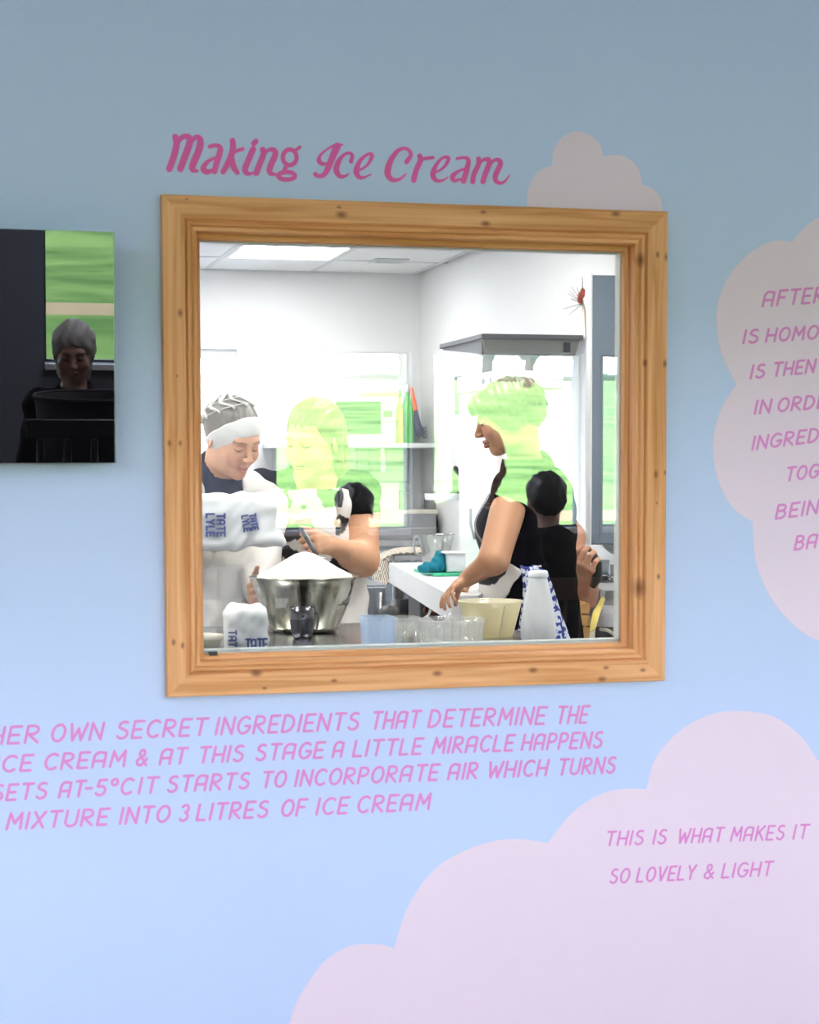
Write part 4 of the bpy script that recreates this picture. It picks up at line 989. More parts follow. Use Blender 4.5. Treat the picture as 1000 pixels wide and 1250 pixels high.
tor3 = lambda g=0: [ECone(chest3+[0, 0, .055]-fy3*.01, chest3-[0, 0, .03], .165+g, .170+g, fy3, 1.22), Ell(chest3+fy3*.085+[0, 0, .0], (.070+g, .13+g, .070+g)), ECone(chest3-[0, 0, .03], waist3, .165+g, .150+g, fy3, 1.2), ECone(waist3, hip3-[0, 0, .04], .150+g, .18+g, fy3, 1.25)]
mk_body(b, neck3, tor3(), (shN, shF), [([shN, elN, wrN], (.054, .045, .027)), ([shF, elF, wrF], (.052, .044, .027))])
b.add(Cone(shN+(elN-shN)*.35, elN, .052, .044), .02)
hd3 = hand(wrN, knN-wrN, (-.1, .3, -.9), (.25, .9, -.1), .80, curl=((.2, .4, .3), (.35, .5, .3), (.5, .5, .3), (.6, .6, .3)), thumb=(.5, .5))
hd3b = hand(wrF, P3(566, 712, 2.74)-wrF, (0, .3, -.9), (.1, -.9, -.1), .85, curl=.4)
b.add(hd3, .01); b.add(hd3b, .01); legs_(b, hip3, fy3, sx3)
w3 = root('person', (hip3[0], hip3[1], 0), 'woman in profile with short curly hair, black top and cow patterned apron, facing left', 'person')
lo, hi = bb([hip3-[.2, .2, 0], hip3+[.15, .2, 0], shN, shF, h3.c, elN, elF, wrN, wrF], .14); lo[2] = 0
hb = bb([h3.c], .145); hb[0][2] -= .02; kb = bb([wrN, wrN+nrm(knN-wrN)*.17], .055)
sobj('body', b, lo, hi, .0065, M_SKIN, w3, [(hb[0], hb[1], .0023), (kb[0], kb[1], .0025)], h3.color(skin=(.50, .25, .14), lip=(.42, .14, .10)))  # darker skin colour holds the shade of her backlit face
hr = Sdf(); hr.add(Ell((0, .018, .034), (.094, .116, .082))); hr.add(Ell((0, .080, -.01), (.070, .050, .055)), .03); hr.add(Ell((0, -.060, .058), (.066, .050, .036)), .02); hr.add(Ell((.072, .01, -.01), (.022, .045, .045)), .02)
hr.sub(Ell((0, -.092, -.050), (.11, .074, .082)), .006); hr.sub(Ell((0, .0, -.13), (.12, .15, .07)), .01)
hr.warp(lambda P: (.0035*np.sin(P[:, 0]*95+np.sin(P[:, 2]*70)*1.5)*np.sin(P[:, 1]*105+P[:, 2]*60)+.0015*np.sin(P[:, 1]*260)).astype(f32))
sobj('hair', W(hr, h3), *bb([h3.c], .17), .004, hair_mat('dark_brown_hair', (.045, .024, .014), (.10, .055, .03)), w3, label='short curly dark brown hair')
ts = tshirt(tor3(.012), neck3, [(shN, elN, .24, .066), (shF, elF, .30, .064)], fy3, hip3-[0, 0, .35], nk=.05)
ts.add(ECone(waist3, hip3*[1, 1, 0]+[0, 0, .62], .165, .215, fy3, 1.1), .04); ts.warp(wrinkle(.003, 40, 2))
nt_ = h3.w((0, .012, -.115)); ts.add(Cone(neck3-[0, 0, .04], nt_, .085, .0585), .02); ts.sub(Cone(nt_+(nt_-neck3)*.15, nt_+(nt_-neck3)*1.5, .050, .12), .004)
sobj('dress', ts, *bb([hip3*[1, 1, 0]+[-.2, -.22, .55], hip3+[.2, .22, 0], shN, shF, chest3], .10), .0065, M_BSHIRT, w3, label='black top and skirt')
ap = Sdf()
for t_ in tor3(.022): ap.add(t_, .04)
ap.add(ECone(waist3, hip3*[1, 1, 0]+[0, 0, .6], .178, .235, fy3, 1.05), .04)
ap.cut(plane((.88, .1, -.47), P3(629, 722, 2.5)), .004)
ap.cut(plane(nrm((.45, 0, .9)), P3(618, 684, 2.5)), .004); ap.warp(wrinkle(.003, 34, .3))
ym = 2.5
sobj('apron', ap, *bb([hip3*[1, 1, 0]+[-.26, -.24, .55], hip3+[.1, .24, 0], chest3+[0, 0, .02]], .04), .005, M_COW, w3, color=cow([(606, 702, 15, 17, .3, ym), (586, 700, 12, 10, -.4, ym), (583, 715, 3, 9, 0, ym), (593, 727, 5, 4, 0, ym), (640, 745, 12, 14, 0, ym), (575, 760, 14, 12, 0, ym)]), label='white apron skirt with black cow patches')
bib = Sdf()
for t_ in tor3(.019): bib.add(t_, .04)
bib.cut(plane(-fy3, chest3+fy3*.085), .004); bib.cut(plane((0, 0, 1), chest3+[0, 0, .085]), .004); bib.cut(plane((0, 0, -1), waist3+[0, 0, .03]), .004)
sobj('apron_bib', bib, *bb([chest3, waist3], .24), .006, cloth('bib_black', (.014, .015, .02)), w3, label='dark bib of the apron')
rim = [chest3+fy3*(.085+.0)+near*.150+[0, 0, .08], chest3+fy3*.11+near*.145+[0, 0, .03], chest3+fy3*.12+near*.140-[0, 0, .03], waist3+fy3*.10+near*.135+[0, 0, .04]]
a1 = P3(597, 603, 2.5); pts = [P3(598, 602, 2.47), P3(589, 618, 2.46), P3(581, 634, 2.46), P3(581, 648, 2.47), P3(588, 661, 2.48)]
obj('bib_edging', tube(spline(pts, 5), .0035, 6), mat('grey_edging', (.35, .37, .42), .7), w3, True, label='grey edging of the bib')
# blue-and-white flowered cloth hanging at her hip
fl_m = bpy.data.materials.new('flowered_cloth'); fl_m.use_nodes = True; n = fl_m.node_tree; bs = n.nodes['Principled BSDF']; bs.inputs['Roughness'].default_value = .9
t_c = n.nodes.new('ShaderNodeTexCoord'); nz = n.nodes.new('ShaderNodeTexNoise'); nz.inputs['Scale'].default_value = 62; nz.inputs['Detail'].default_value = 1.5
cr = n.nodes.new('ShaderNodeValToRGB'); e = cr.color_ramp.elements; e[0].position = .50; e[0].color = (.62, .68, .80, 1); e[1].position = .53; e[1].color = (.02, .03, .22, 1)
n.links.new(t_c.outputs['Object'], nz.inputs[0]); n.links.new(nz.outputs[0], cr.inputs[0]); n.links.new(cr.outputs[0], bs.inputs[0])
def sheet(rows, th=.004, per=5):      # rows: list of lists of world points -> soft cloth with thickness
    rr_ = [spline(r_, per) for r_ in rows]; cols = [spline([r_[i] for r_ in rr_], per) for i in range(len(rr_[0]))]
    A = np.array(cols); nu, nv = A.shape[:2]
    du = np.gradient(A, axis=0); dv = np.gradient(A, axis=1); nn = np.cross(du, dv); nn /= np.maximum(np.linalg.norm(nn, axis=2, keepdims=True), 1e-9)
    V = np.concatenate([(A+nn*th/2).reshape(-1, 3), (A-nn*th/2).reshape(-1, 3)]); o_ = nu*nv; Fc = []
    for i in range(nu-1):
        for j in range(nv-1): q = (i*nv+j, (i+1)*nv+j, (i+1)*nv+j+1, i*nv+j+1); Fc += [q, tuple(k+o_ for k in q[::-1])]
    for i in range(nu-1): Fc += [(i*nv, i*nv+o_, (i+1)*nv+o_, (i+1)*nv), ((i+1)*nv+nv-1, (i+1)*nv+nv-1+o_, i*nv+nv-1+o_, i*nv+nv-1)]
    for j in range(nv-1): Fc += [(j+1, j+1+o_, j+o_, j), ((nu-1)*nv+j, (nu-1)*nv+j+o_, (nu-1)*nv+j+1+o_, (nu-1)*nv+j+1)]
    return V, Fc
yf = 2.40
rows = [[P3(635, 690, yf+.01), P3(645, 692, yf-.01), P3(653, 690, yf), P3(668, 697, yf)], [P3(639, 712, yf), P3(648, 712, yf-.03), P3(662, 712, yf-.01), P3(676, 720, yf+.01)],
        [P3(637, 745, yf), P3(650, 745, yf-.04), P3(672, 748, yf-.02), P3(686, 752, yf+.01)], [P3(629, 790, yf), P3(650, 795, yf-.05), P3(680, 795, yf-.03), P3(700, 790, yf+.01)]]
fo = obj('flowered_cloth', sheet(rows), fl_m, None, True); tag(fo, 'blue and white flowered cloth hanging behind the white bottle', 'cloth')

# ================================================================== PERSON 4: bowed behind woman 3, forearm raised
h4 = Head(P3(652, 590, 3.34), math.radians(160), math.radians(25), 0, .95)
neck4, chest4, waist4, hip4 = P3(664, 622, 3.28), P3(668, 675, 3.25), P3(668, 735, 3.25), P3(668, 790, 3.25)
sR4 = P3(697, 656, 3.2); eR4 = P3(713, 735, 3.10); wR4 = P3(716, 712, 3.02); sL4 = P3(640, 655, 3.3); eL4 = P3(640, 725, 3.3); wL4 = P3(655, 735, 3.25)
eR4 = P3(711, 727, 3.10); wR4 = P3(716, 706, 2.94)
fy4 = np.array([-.2, .97, 0]); sx4 = np.array([.97, .2, 0])
b = Sdf(); b.add(h4.sdf()); b.add(Cone(h4.w((0, .030, -.07)), neck4, .048, .054), .02)
tor4 = lambda g=0: [ECone(chest4+[0, 0, .03], chest4-[0, 0, .05], .135+g, .135+g, fy4, 1.4), ECone(chest4-[0, 0, .05], waist4, .135+g, .125+g, fy4, 1.3), ECone(waist4, hip4, .125+g, .15+g, fy4, 1.25)]
mk_body(b, neck4, tor4(), (sR4, sL4), [([sR4, eR4, wR4], (.044, .050, .036)), ([sL4, eL4, wL4], (.045, .040, .026))])
b.add(Cone(eR4, eR4+(wR4-eR4)*.5, .054, .048), .02)
hd4 = hand(wR4, P3(712, 690, 2.86)-wR4, (.5, .5, .1), (-.6, -.2, .5), 1.2, curl=((.9, 1.2, .8),)*4, thumb=(.5, .4))
b.add(hd4, .01); legs_(b, hip4, fy4, sx4)
w4 = root('person', (hip4[0], hip4[1], 0), 'person in a black sleeveless top mostly hidden behind the profile woman, forearm raised', 'person')
lo, hi = bb([hip4-[.2, .2, 0], sR4, sL4, h4.c, eR4, wR4, eL4], .13); lo[2] = 0
kb = bb([wR4, wR4+nrm(P3(712, 690, 2.86)-wR4)*.1], .07)
sobj('body', b, lo, hi, .008, M_SKIN, w4, [(kb[0], kb[1], .0028)], h4.color(skin=(.55, .28, .18)))
hr = Sdf(); hr.add(Ell((0, .022, .036), (.084, .100, .092))); hr.sub(Ell((0, -.095, -.045), (.07, .075, .10)), .008)
sobj('hair', W(hr, h4), *bb([h4.c], .15), .006, hair_mat('black_hair', (.01, .009, .008), (.03, .025, .02)), w4)
ts = tshirt(tor4(.010), neck4, [(sR4, eR4, .03, .036), (sL4, eL4, .03, .04)], fy4, hip4); sobj('vest_top', ts, *bb([hip4-[.15, .15, 0], sR4, sL4, chest4], .10), .008, M_BSHIRT, w4, label='black sleeveless top')
ph = obj('phone', tube([P3(722, 674, 2.86), P3(729, 688, 2.86), P3(729, 706, 2.86), P3(724, 716, 2.88)], [.014, .018, .018, .012], 10), M_BLACK, None, True); tag(ph, 'black gadget held in the raised hand at the right of the kitchen', 'gadget')

# ================================================================== KITCHEN FURNITURE AND THINGS
def bx(x0, x1, py0, py1, y, d, bev=.0):     # front face spans pixels x0..x1, py0..py1 at depth y; returns world box
    a, b2 = P3(x0, py0, y), P3(x1, py1, y); return box(a[0], b2[0], y, y+d, b2[2], a[2], bev)
# --- steel prep table by the viewing window
tzc = zc
tr = pixz(694, 786, tzc)[0]
pt = root('prep_table', (.95, 1.4, 0), 'stainless steel prep table under the viewing window carrying the mixing bowl', 'table')
obj('table_top', box(.42, tr, .80, 2.02, tzc-.04, tzc-.0006, .004), mat('table_steel', (.50, .52, .54), .22, 1, bump=.1, bscale=30, var=.25, vscale=6, stretch=(1, 12, 12)), pt)
obj('undershelf', box(.47, tr-.05, .85, 1.97, .25, .27), M_STEEL, pt)
for x in (.46, tr-.06):
    for y in (.85, 1.96): obj('leg', tube([(x, y, 0), (x, y, tzc-.04)], .019, 10), M_STEEL, pt, True)
# --- sugar bag on the table
YG = 1.22
g0, g1_ = P3(277, 740, YG), P3(331, 740, YG); gt = g0[2]
bgc = np.array([(g0[0]+g1_[0])/2, YG+.05, 0]); hw_ = (g1_[0]-g0[0])/2
sb_ = root('sugar_bag', (bgc[0], bgc[1], tzc), 'small white paper sugar bag standing on the prep table by the window', 'bag')
d = Sdf(); d.add(RBox((bgc[0], bgc[1], (tzc+gt)/2-.006), (hw_-.002, .045, (gt-tzc)/2+.0), .022)); d.add(Cone((bgc[0]-.025, bgc[1], gt-.016), (bgc[0]+.03, bgc[1], gt-.018), .018, .014), .02)
d.cut(plane((0, 0, -1), (0, 0, tzc+.001)), .002)
d.warp(lambda P: (.0022*np.sin(P[:, 0]*85+P[:, 2]*60)*np.sin(P[:, 2]*95+1)+.001*np.sin(P[:, 0]*190-P[:, 2]*170)).astype(f32))
sobj('paper_bag', d, (g0[0]-.02, YG-.02, tzc-.01), (g1_[0]+.02, YG+.13, gt+.02), .0035, M_PAPER, sb_)
decal(sb_, 'TATE', P3(313.5, 787, YG), .026, .050, .0, YG+.0035, lw=.0022); decal(sb_, 'LYLE', P3(313.5, 806, YG), .026, .050, 0, YG+.0035, lw=.0022)
decal(sb_, 'TATE', P3(284.5, 783, YG), .017, .050, -PI/2, YG+.004, lw=.0018)
# --- cream bowl lower left
YD = 1.2; cb = P3(247, 780, YD); rc = (274-247)/ppm(YD, 247)
cbw = obj('cream_bowl', vessel([(rc*.5, 0), (rc*.78, .02), (rc*.94, P3(247, 776, YD)[2]-tzc-.008), (rc, P3(247, 775, YD)[2]-tzc)], .003, (cb[0]-.002, YD, tzc), 40), mat('cream_plastic', (.66, .62, .50), .4), None, True)
tag(cbw, 'cream plastic bowl at the lower left corner of the window', 'bowl')
# --- dark steel pot in front of the big bowl
YP = 1.58; cp = P3(369, 770, YP); kp = 1/ppm(YP, 369); zt = P3(369, 741, YP)[2]-tzc
po = root('steel_pot', (cp[0], YP, tzc), 'small dark shiny steel cup in front of the mixing bowl', 'cup')
obj('cup_body', vessel([(10*kp, 0), (14*kp, zt*.25), (15*kp, zt*.6), (15.5*kp, zt)], .0015, (cp[0], YP, tzc), 28), mat('dark_steel', (.10, .10, .11), .12, 1), po, True)
obj('cup_handle', tube(spline([(cp[0]+15*kp, YP, tzc+zt*.8), (cp[0]+20*kp, YP, tzc+zt*.75), (cp[0]+18*kp, YP, tzc+zt*.3), (cp[0]+14.5*kp, YP, tzc+zt*.25)], 4), .0025, 6), mat('dark_steel', (.1, .1, .11), .12, 1), po, True)
# --- clear and cream tubs, jug, bottle
CLEAR = glass_mat('clear_plastic', (.95, .95, .94), .05, diffuse=.24, dcol=(.9, .9, .88))
BLUET = glass_mat('blue_clear_plastic', (.86, .92, 1), .05, diffuse=.40, dcol=(.80, .88, 1))
def tub(name, x0, x1, py0, y, dep, m, label, taper=.93, lid=False):
    a, b2 = P3(x0, py0, y), P3(x1, py0, y); zt_ = a[2]; cx = (a[0]+b2[0])/2; hx = (b2[0]-a[0])/2; cy = y+dep/2; hy = dep/2
    def ring(hx, hy, z, r=.012, n=4):
        o_ = []
        for sx_, sy_, a0 in ((1, 1, 0), (-1, 1, 90), (-1, -1, 180), (1, -1, 270)):
            for k in range(n+1): an = math.radians(a0+90*k/n); o_.append((cx+sx_*(hx-r)+r*math.cos(an), cy+sy_*(hy-r)+r*math.sin(an), z))
        return o_
    L = [ring(hx*taper, hy*taper, tzc), ring(hx*.985, hy*.985, zt_-.006), ring(hx*1.02, hy*1.02, zt_-.005), ring(hx*1.02, hy*1.02, zt_), ring(hx*.965, hy*.965, zt_), ring(hx*(taper-.03), hy*(taper-.03), tzc+.003)]
    n_ = len(L[0]); V = [p for l in L for p in l]; Fc = [(k*n_+i, k*n_+(i+1) % n_, (k+1)*n_+(i+1) % n_, (k+1)*n_+i) for k in range(len(L)-1) for i in range(n_)]
    Fc += [tuple(range(n_))[::-1], tuple((len(L)-1)*n_+i for i in range(n_))]
    o_ = obj(name, (np.array(V), Fc), m); return tag(o_, label, 'tub')
tub('square_tub', 449, 485, 755, 1.25, .10, BLUET, 'pale blue see-through square tub beside the mixing bowl')
tb = tub('square_tub', 487, 516, 755, 1.30, .09, CLEAR, 'clear square plastic tub with small metal nozzles inside')
for k, (px, py) in enumerate(((494, 776), (502, 779), (509, 775))):
    c = P3(px, py, 1.345); o = obj('piping_nozzle', lathe([(.010, 0), (.0095, .006), (.003, .032), (.0022, .032)], (c[0], 1.345, tzc+.0035), 14, True, True), mat(('nozzle_a', 'nozzle_b', 'nozzle_c')[k], ((.5, .45, .4), (.2, .17, .16), (.6, .6, .62))[k], .25, .9), None, True)
    tag(o, ('small metal piping nozzle at the left of the clear square tub', 'small dark piping nozzle in the middle of the clear square tub', 'small bright piping nozzle at the right of the clear square tub')[k], 'nozzle', 'piping nozzles in the tub')
YR = 1.28; c = P3(552, 770, YR); kr = 1/ppm(YR, 552)
zt = P3(552, 755, YR)[2]-tzc
rt_ = root('round_tub', (c[0], YR, tzc), 'clear ribbed round plastic tub in front of the cream bucket', 'tub')
obj('tub_body', vessel([(35*kr, 0), (37*kr, zt*.6), (38.5*kr, zt*.93), (40*kr, zt*.94), (40*kr, zt)], .0016, (c[0], YR, tzc), 48), CLEAR, rt_, True)
rb_ = []
for k in range(24):
    a = 2*PI*k/24; rb_.append(tube([(c[0]+35.6*kr*math.cos(a), YR+35.6*kr*math.sin(a), tzc+.004), (c[0]+38.2*kr*math.cos(a), YR+38.2*kr*math.sin(a), tzc+zt*.9)], .0011, 4))
obj('ribs', join(*rb_), CLEAR, rt_)
YJ = 1.52; cj = P3(599, 780, YJ); kj = 1/ppm(YJ, 599); zt = P3(599, 733, YJ)[2]-tzc
CREAMT = glass_mat('cream_translucent', (.80, .74, .52), .05, diffuse=.80, dcol=(.95, .90, .72))
bk = root('cream_bucket', (cj[0], YJ, tzc), 'cream translucent measuring bucket between the round tub and white bottle', 'bucket')
obj('bucket_body', vessel([(26*kj, 0), (31*kj, zt*.45), (36.5*kj, zt*.94), (38.5*kj, zt*.96), (38.5*kj, zt)], .002, (cj[0], YJ, tzc), 48), CREAMT, bk, True)
obj('measure_strip', tube([(cj[0]+2*kj, YJ-28*kj, tzc+.006), (cj[0]+6*kj, YJ-37.5*kj, tzc+zt*.9)], .0022, 6), mat('pale_strip', (.85, .83, .72), .4), bk, label='pale graduated ridge on the bucket')
YW = 1.40; cw = P3(657, 780, YW); kw = 1/ppm(YW, 657); z_ = lambda py: P3(657, py, YW)[2]-tzc
bt = root('squeeze_bottle', (cw[0], YW, tzc), 'white conical plastic bottle standing at the right end of the table', 'bottle')
obj('bottle_body', lathe([(19*kw, 0), (20.5*kw, .004), (20.5*kw, z_(762)), (19.5*kw, z_(755)), (15.5*kw, z_(728)), (11*kw, z_(708)), (10*kw, z_(704))], (cw[0], YW, tzc), 40, True, True), glass_mat('milky_plastic', (.95, .96, .98), .04, diffuse=.97, dcol=(.97, .98, 1), rough=.3), bt, True)
obj('bottle_cap', lathe([(11.5*kw, z_(705)), (11.8*kw, z_(703)), (11*kw, z_(697.5)), (9.5*kw, z_(696.5))], (cw[0], YW, tzc), 32, True, True), mat('white_plastic2', (.82, .84, .88), .35), bt, True)
obj('spout', tube(spline([P3(654, 698, YW), P3(654.5, 694, YW), P3(657, 691.5, YW), P3(661, 691, YW)], 4), .0022, 8), mat('spout_grey', (.5, .48, .45), .4), bt, True, label='grey curved spout')
# bits of bagging behind the round tub
for k, (px, py, w_) in enumerate(((522, 752, 11), (547, 753, 9))):
    c = P3(px, py, 1.62); kk = 1/ppm(1.62, px)
    d = Sdf(); d.add(Ell((c[0], 1.62, tzc+.022), (w_*kk, .018, .021))); d.add(Cone((c[0], 1.62, tzc+.03), (c[0]+.006, 1.62, P3(px, 743, 1.62)[2]), .007, .002), .012); d.cut(plane((0, 0, -1), (0, 0, tzc+.001)), 0)
    d.warp(lambda P: (.003*np.sin(P[:, 0]*180)*np.sin(P[:, 2]*200+P[:, 1]*120)).astype(f32))
    o = sobj('clear_bag', d, (c[0]-.06, 1.58, tzc-.005), (c[0]+.06, 1.66, P3(px, 738, 1.62)[2]), .003, glass_mat('film', (.9, .9, .93), .12, diffuse=.3, dcol=(.85, .85, .9), rough=.1), None)
    tag(o, ('crumpled clear film bag behind the round tub, left one', 'crumpled clear film bag behind the round tub, right one')[k], 'bag', 'clear bags on the table')

# --- long white worktop along the right wall
ta, tb_ = pixz(475, 687, .97), pixz(565, 735, .97)
dirt = nrm(np.array([tb_[0]-ta[0], tb_[1]-ta[1], 0])); te = ta+dirt*(ta[1]-2.56)/abs(dirt[1]); tf_ = ta+dirt*(ta[1]-2.95)/abs(dirt[1])
wt = root('worktop_table', (2.05, 4.0, 0), 'long white topped worktable running along the right kitchen wall', 'table')
def slab(poly, z0, z1):
    n_ = len(poly); return np.array([(x, y, z0) for x, y, *_ in poly]+[(x, y, z1) for x, y, *_ in poly]), [tuple(range(n_))[::-1], tuple(range(n_, 2*n_))]+[(i, (i+1) % n_, (i+1) % n_+n_, i+n_) for i in range(n_)]
V = [(ta[0], ta[1], 0), (te[0], te[1], 0), (te[0]+.09, te[1], 0), (tf_[0]+.20, 2.95, 0), (tf_[0]+.30, 3.47, 0), (2.275, 3.47, 0), (2.275, 4.1, 0), (2.56, 4.1, 0), (2.56, ta[1], 0)]
obj('table_top', slab(V, .975-.09, .97), mat('white_laminate', (.88, .88, .9), .3), wt)
for q in ((ta[0]+.03, ta[1]-.05), (te[0]+.04, te[1]+.05), (2.24, 3.52), (2.5, ta[1]-.05)): obj('leg', box(q[0]-.02, q[0]+.02, q[1]-.02, q[1]+.02, 0, .885), M_STEEL, wt)
obj('undershelf', slab([(ta[0]+.05, ta[1]-.06, 0), (te[0]+.07, te[1]+.06, 0), (te[0]+.11, te[1]+.06, 0), (tf_[0]+.27, 3.53, 0), (2.24, 3.53, 0), (2.24, 4.15, 0), (2.5, 4.15, 0), (2.5, ta[1]-.06, 0)], .42, .44), M_STEEL, wt)
# machine on it (batch freezer, white)
ym_ = 3.55; m0 = pix(606, 452, ym_); mb = pixx(560, 459, m0[0]); MX0, MX1 = m0[0], 2.265
mw = mat('machine_white', (.90, .90, .90), .35)
mc = root('ice_cream_machine', ((MX0+MX1)/2, (ym_+mb[1])/2, .97), 'tall white ice cream machine on the worktop behind the profile woman', 'machine')
obj('machine_body', box(MX0, MX1, ym_, mb[1], .972, m0[2]-.07, .008), mw, mc)
obj('control_head', box(MX0-.004, MX1, ym_-.01, mb[1]+.01, m0[2]-.066, m0[2], .006), mw, mc)
for k in range(5): obj('side_label', box(MX0-.0055, MX0-.0035, ym_+.05+.09*k, ym_+.05+.09*k+(.02, .035, .012, .03, .02)[k], m0[2]-.045, m0[2]-.025), mat('label_grey', (.35, .38, .45), .6), mc)
obj('hopper_lid', box(MX0+.05, MX0+.12, ym_+.06, ym_+.13, m0[2], m0[2]+.05, .006), mat('hopper_grey', (.75, .76, .74), .4), mc)
obj('lever', tube([(MX0-.003, ym_+.28, 1.10), (MX0-.02, ym_+.28, 1.16), (MX0-.02, ym_+.28, 1.22)], .006, 8), mat('grey_plastic', (.45, .47, .5), .4), mc, True)
# made-up grey panel on the wall, added so the reflected trees show
sp_ = obj('reflection_backing', box(2.592, 2.599, 4.70, 6.25, 1.66, 1.95), mat('backing_grey', (.16, .17, .18), .5, .3)); tag(sp_, 'long grey panel added on the right wall beyond the extractor canopy so the reflected trees show', 'panel')
# extractor canopy
yh = 4.25; ha = pix(590, 407.5, yh); hb_ = pixx(541, 417.5, ha[0]); hz = ha[2]
cp_ = root('extractor_canopy', ((ha[0]+2.58)/2, 4.6, hz-.09), 'grey steel extractor canopy fixed high on the right kitchen wall', 'canopy')
M_CAN = mat('canopy_grey', (.12, .12, .12), .5, .5)
obj('canopy_top', box(ha[0]-.012, 2.590, yh-.02, hb_[1]+.02, hz-.02, hz, .003), M_CAN, cp_)
zl = pix(590, 432, yh)[2]
bm_ = [(ha[0]+.0, hz-.02), (2.58, hz-.02), (2.56, zl), (ha[0]+.01, zl)]
obj('canopy_body', prism(bm_, yh, yh+.02), mat('canopy_face', (.20, .20, .18), .5, .5), cp_)
V = [(ha[0], yh+.02, hz-.02), (ha[0]+.012, yh+.02, hz-.02), (ha[0]+.012, hb_[1], hz-.02), (ha[0], hb_[1], hz-.02), (ha[0], yh+.02, zl), (ha[0]+.012, yh+.02, zl), (ha[0]+.012, hb_[1], hz-.028), (ha[0], hb_[1], hz-.028)]
obj('canopy_cheek', (np.array(V), [(0, 1, 2, 3), (4, 7, 6, 5), (0, 4, 5, 1), (1, 5, 6, 2), (2, 6, 7, 3), (3, 7, 4, 0)]), M_CAN, cp_)
a = pix(688, 418, yh); b2 = pix(696, 430, yh); obj('switch_box', box(a[0], b2[0], yh-.004, yh+.002, b2[2], a[2]), M_BLACK, cp_, label='small black switch on the canopy face')
# wall sprig
xs_ = 2.595; sc0 = pixx(718, 365, xs_); yy = sc0[1]-.012
sg = root('dried_flower_sprig', (sc0[0]-.012, yy, sc0[2]-.2), 'small red dried flower sprig hanging on the right kitchen wall', 'decoration')
c = np.array([xs_-.03, yy, sc0[2]])
obj('stem', tube([c+[.018, 0, -.17], c+[.012, 0, -.05], c+[0, 0, .0]], [.002, .004, .003], 6), mat('stem_tan', (.45, .33, .15), .8), sg)
pts = []
for k in range(14):
    a = k*.7; L = .05+.02*(k % 3); d_ = np.array([-.6*abs(math.cos(a)), -.5*math.sin(a*1.7), math.sin(a)*.9]); pts.append(tube([c+[0, 0, -.02], c+nrm(d_)*L], [.0018, .0006], 4))
obj('leaf_spray', join(*pts), mat('sprig_green', (.10, .14, .06), .8), sg)
obj('red_petals', join(*[blob(c+np.array([-.012+.006*k, -.004*k, .012*k]), (.009, .009, .02), k, 8, 6) for k in range(3)]), mat('petal_red', (.45, .05, .03), .7), sg)
# blue-grey tall cabinet
yb_ = 3.47; a = pix(723.5, 335, yb_); zb = pix(740, 665, yb_)[2]
cb_ = root('tall_panel', ((a[0]+2.59)/2, yb_+.12, zb), 'tall flat blue grey panel standing out from the right wall, at the window edge', 'panel')
M_BG = mat('blue_grey_panel', (.15, .19, .24), .5)
obj('carcass', box(a[0], 2.59, yb_+.02, yb_+.045, zb, a[2]), M_BG, cb_)
obj('door', box(a[0]+.001, 2.59, yb_, yb_+.018, zb+.004, a[2]-.002, .002), M_BG, cb_)
dv = pix(733, 500, yb_)[0]; obj('door_trim', join(box(dv, dv+.006, yb_-.004, yb_, zb+.03, pix(733, 434, yb_)[2]), box(dv, 2.58, yb_-.004, yb_, pix(733, 434, yb_)[2], pix(733, 434, yb_)[2]+.006)), mat('bg_trim', (.16, .19, .23), .4), cb_)
obj('edge_strip', box(a[0]-.006, a[0], yb_, yb_+.045, zb, a[2]+.003), M_WHITE, cb_, label='white edge strip on the left side')

# --- back wall: shelf, microwave, bottles, steel units
ysf = 6.62
s0 = P3(425, 541, ysf)
shf = root('wall_shelf', ((s0[0]+2.55)/2, 6.8, s0[2]-.03), 'pale wall shelf carrying the microwave on the back wall', 'shelf')
obj('shelf_board', box(P3(335, 541, ysf)[0], 2.59, ysf, 6.998, s0[2]-.025, s0[2], .002), mat('shelf_white', (.70, .71, .70), .4), shf)
for x in (P3(350, 541, ysf)[0], 2.3): obj('bracket', box(x-.012, x+.012, ysf+.05, 6.998, s0[2]-.16, s0[2]-.025), M_STEEL, shf)
ymw = 6.66
a, b2 = P3(404, 484, ymw), P3(484, 541, ymw)
mwv = root('microwave', ((a[0]+b2[0])/2, ymw+.16, s0[2]+.001), 'white microwave oven on the shelf behind the woman in the cow apron', 'microwave')
obj('casing', box(a[0], b2[0], ymw, ymw+.33, s0[2]+.001, a[2], .008), mat('mw_white', (.78, .78, .74), .35), mwv)
q0, q1 = P3(410, 490, ymw), P3(465, 530, ymw)
obj('door_glass', box(q0[0], q1[0], ymw-.004, ymw+.002, q1[2], q0[2]), mat('mw_glass', (.05, .055, .05), .15), mwv, label='dark door window')
q0, q1 = P3(468, 501, ymw), P3(479, 509, ymw); obj('display', box(q0[0], q1[0], ymw-.004, ymw+.001, q1[2], q0[2]), mat('mw_display', (.12, .14, .11), .3), mwv)
for px, py in ((470, 491), (476, 491), (470, 496), (476, 496), (470, 513), (476, 513)):
    c = P3(px, py, ymw); obj('button', box(c[0]-.007, c[0]+.007, ymw-.003, ymw+.001, c[2]-.005, c[2]+.005), mat('mw_button', (.5, .5, .47), .5), mwv)
c = P3(474, 525, ymw); kn = lathe([(.019, 0), (.019, .012), (.015, .016)], (0, 0, 0), 24, True, True)
obj('knob', xf(kn, Matrix.Translation((c[0], ymw, c[2]))@Matrix.Rotation(PI/2, 4, 'X')), mat('mw_knob', (.66, .66, .62), .4), mwv, True)
a, b2 = P3(448, 478, 6.7), P3(487, 485, 6.7)
bxo = root('cardboard_box', ((a[0]+b2[0])/2, 6.8, P3(404, 484, ymw)[2]+.001), 'flat yellowish box lying on top of the microwave', 'box')
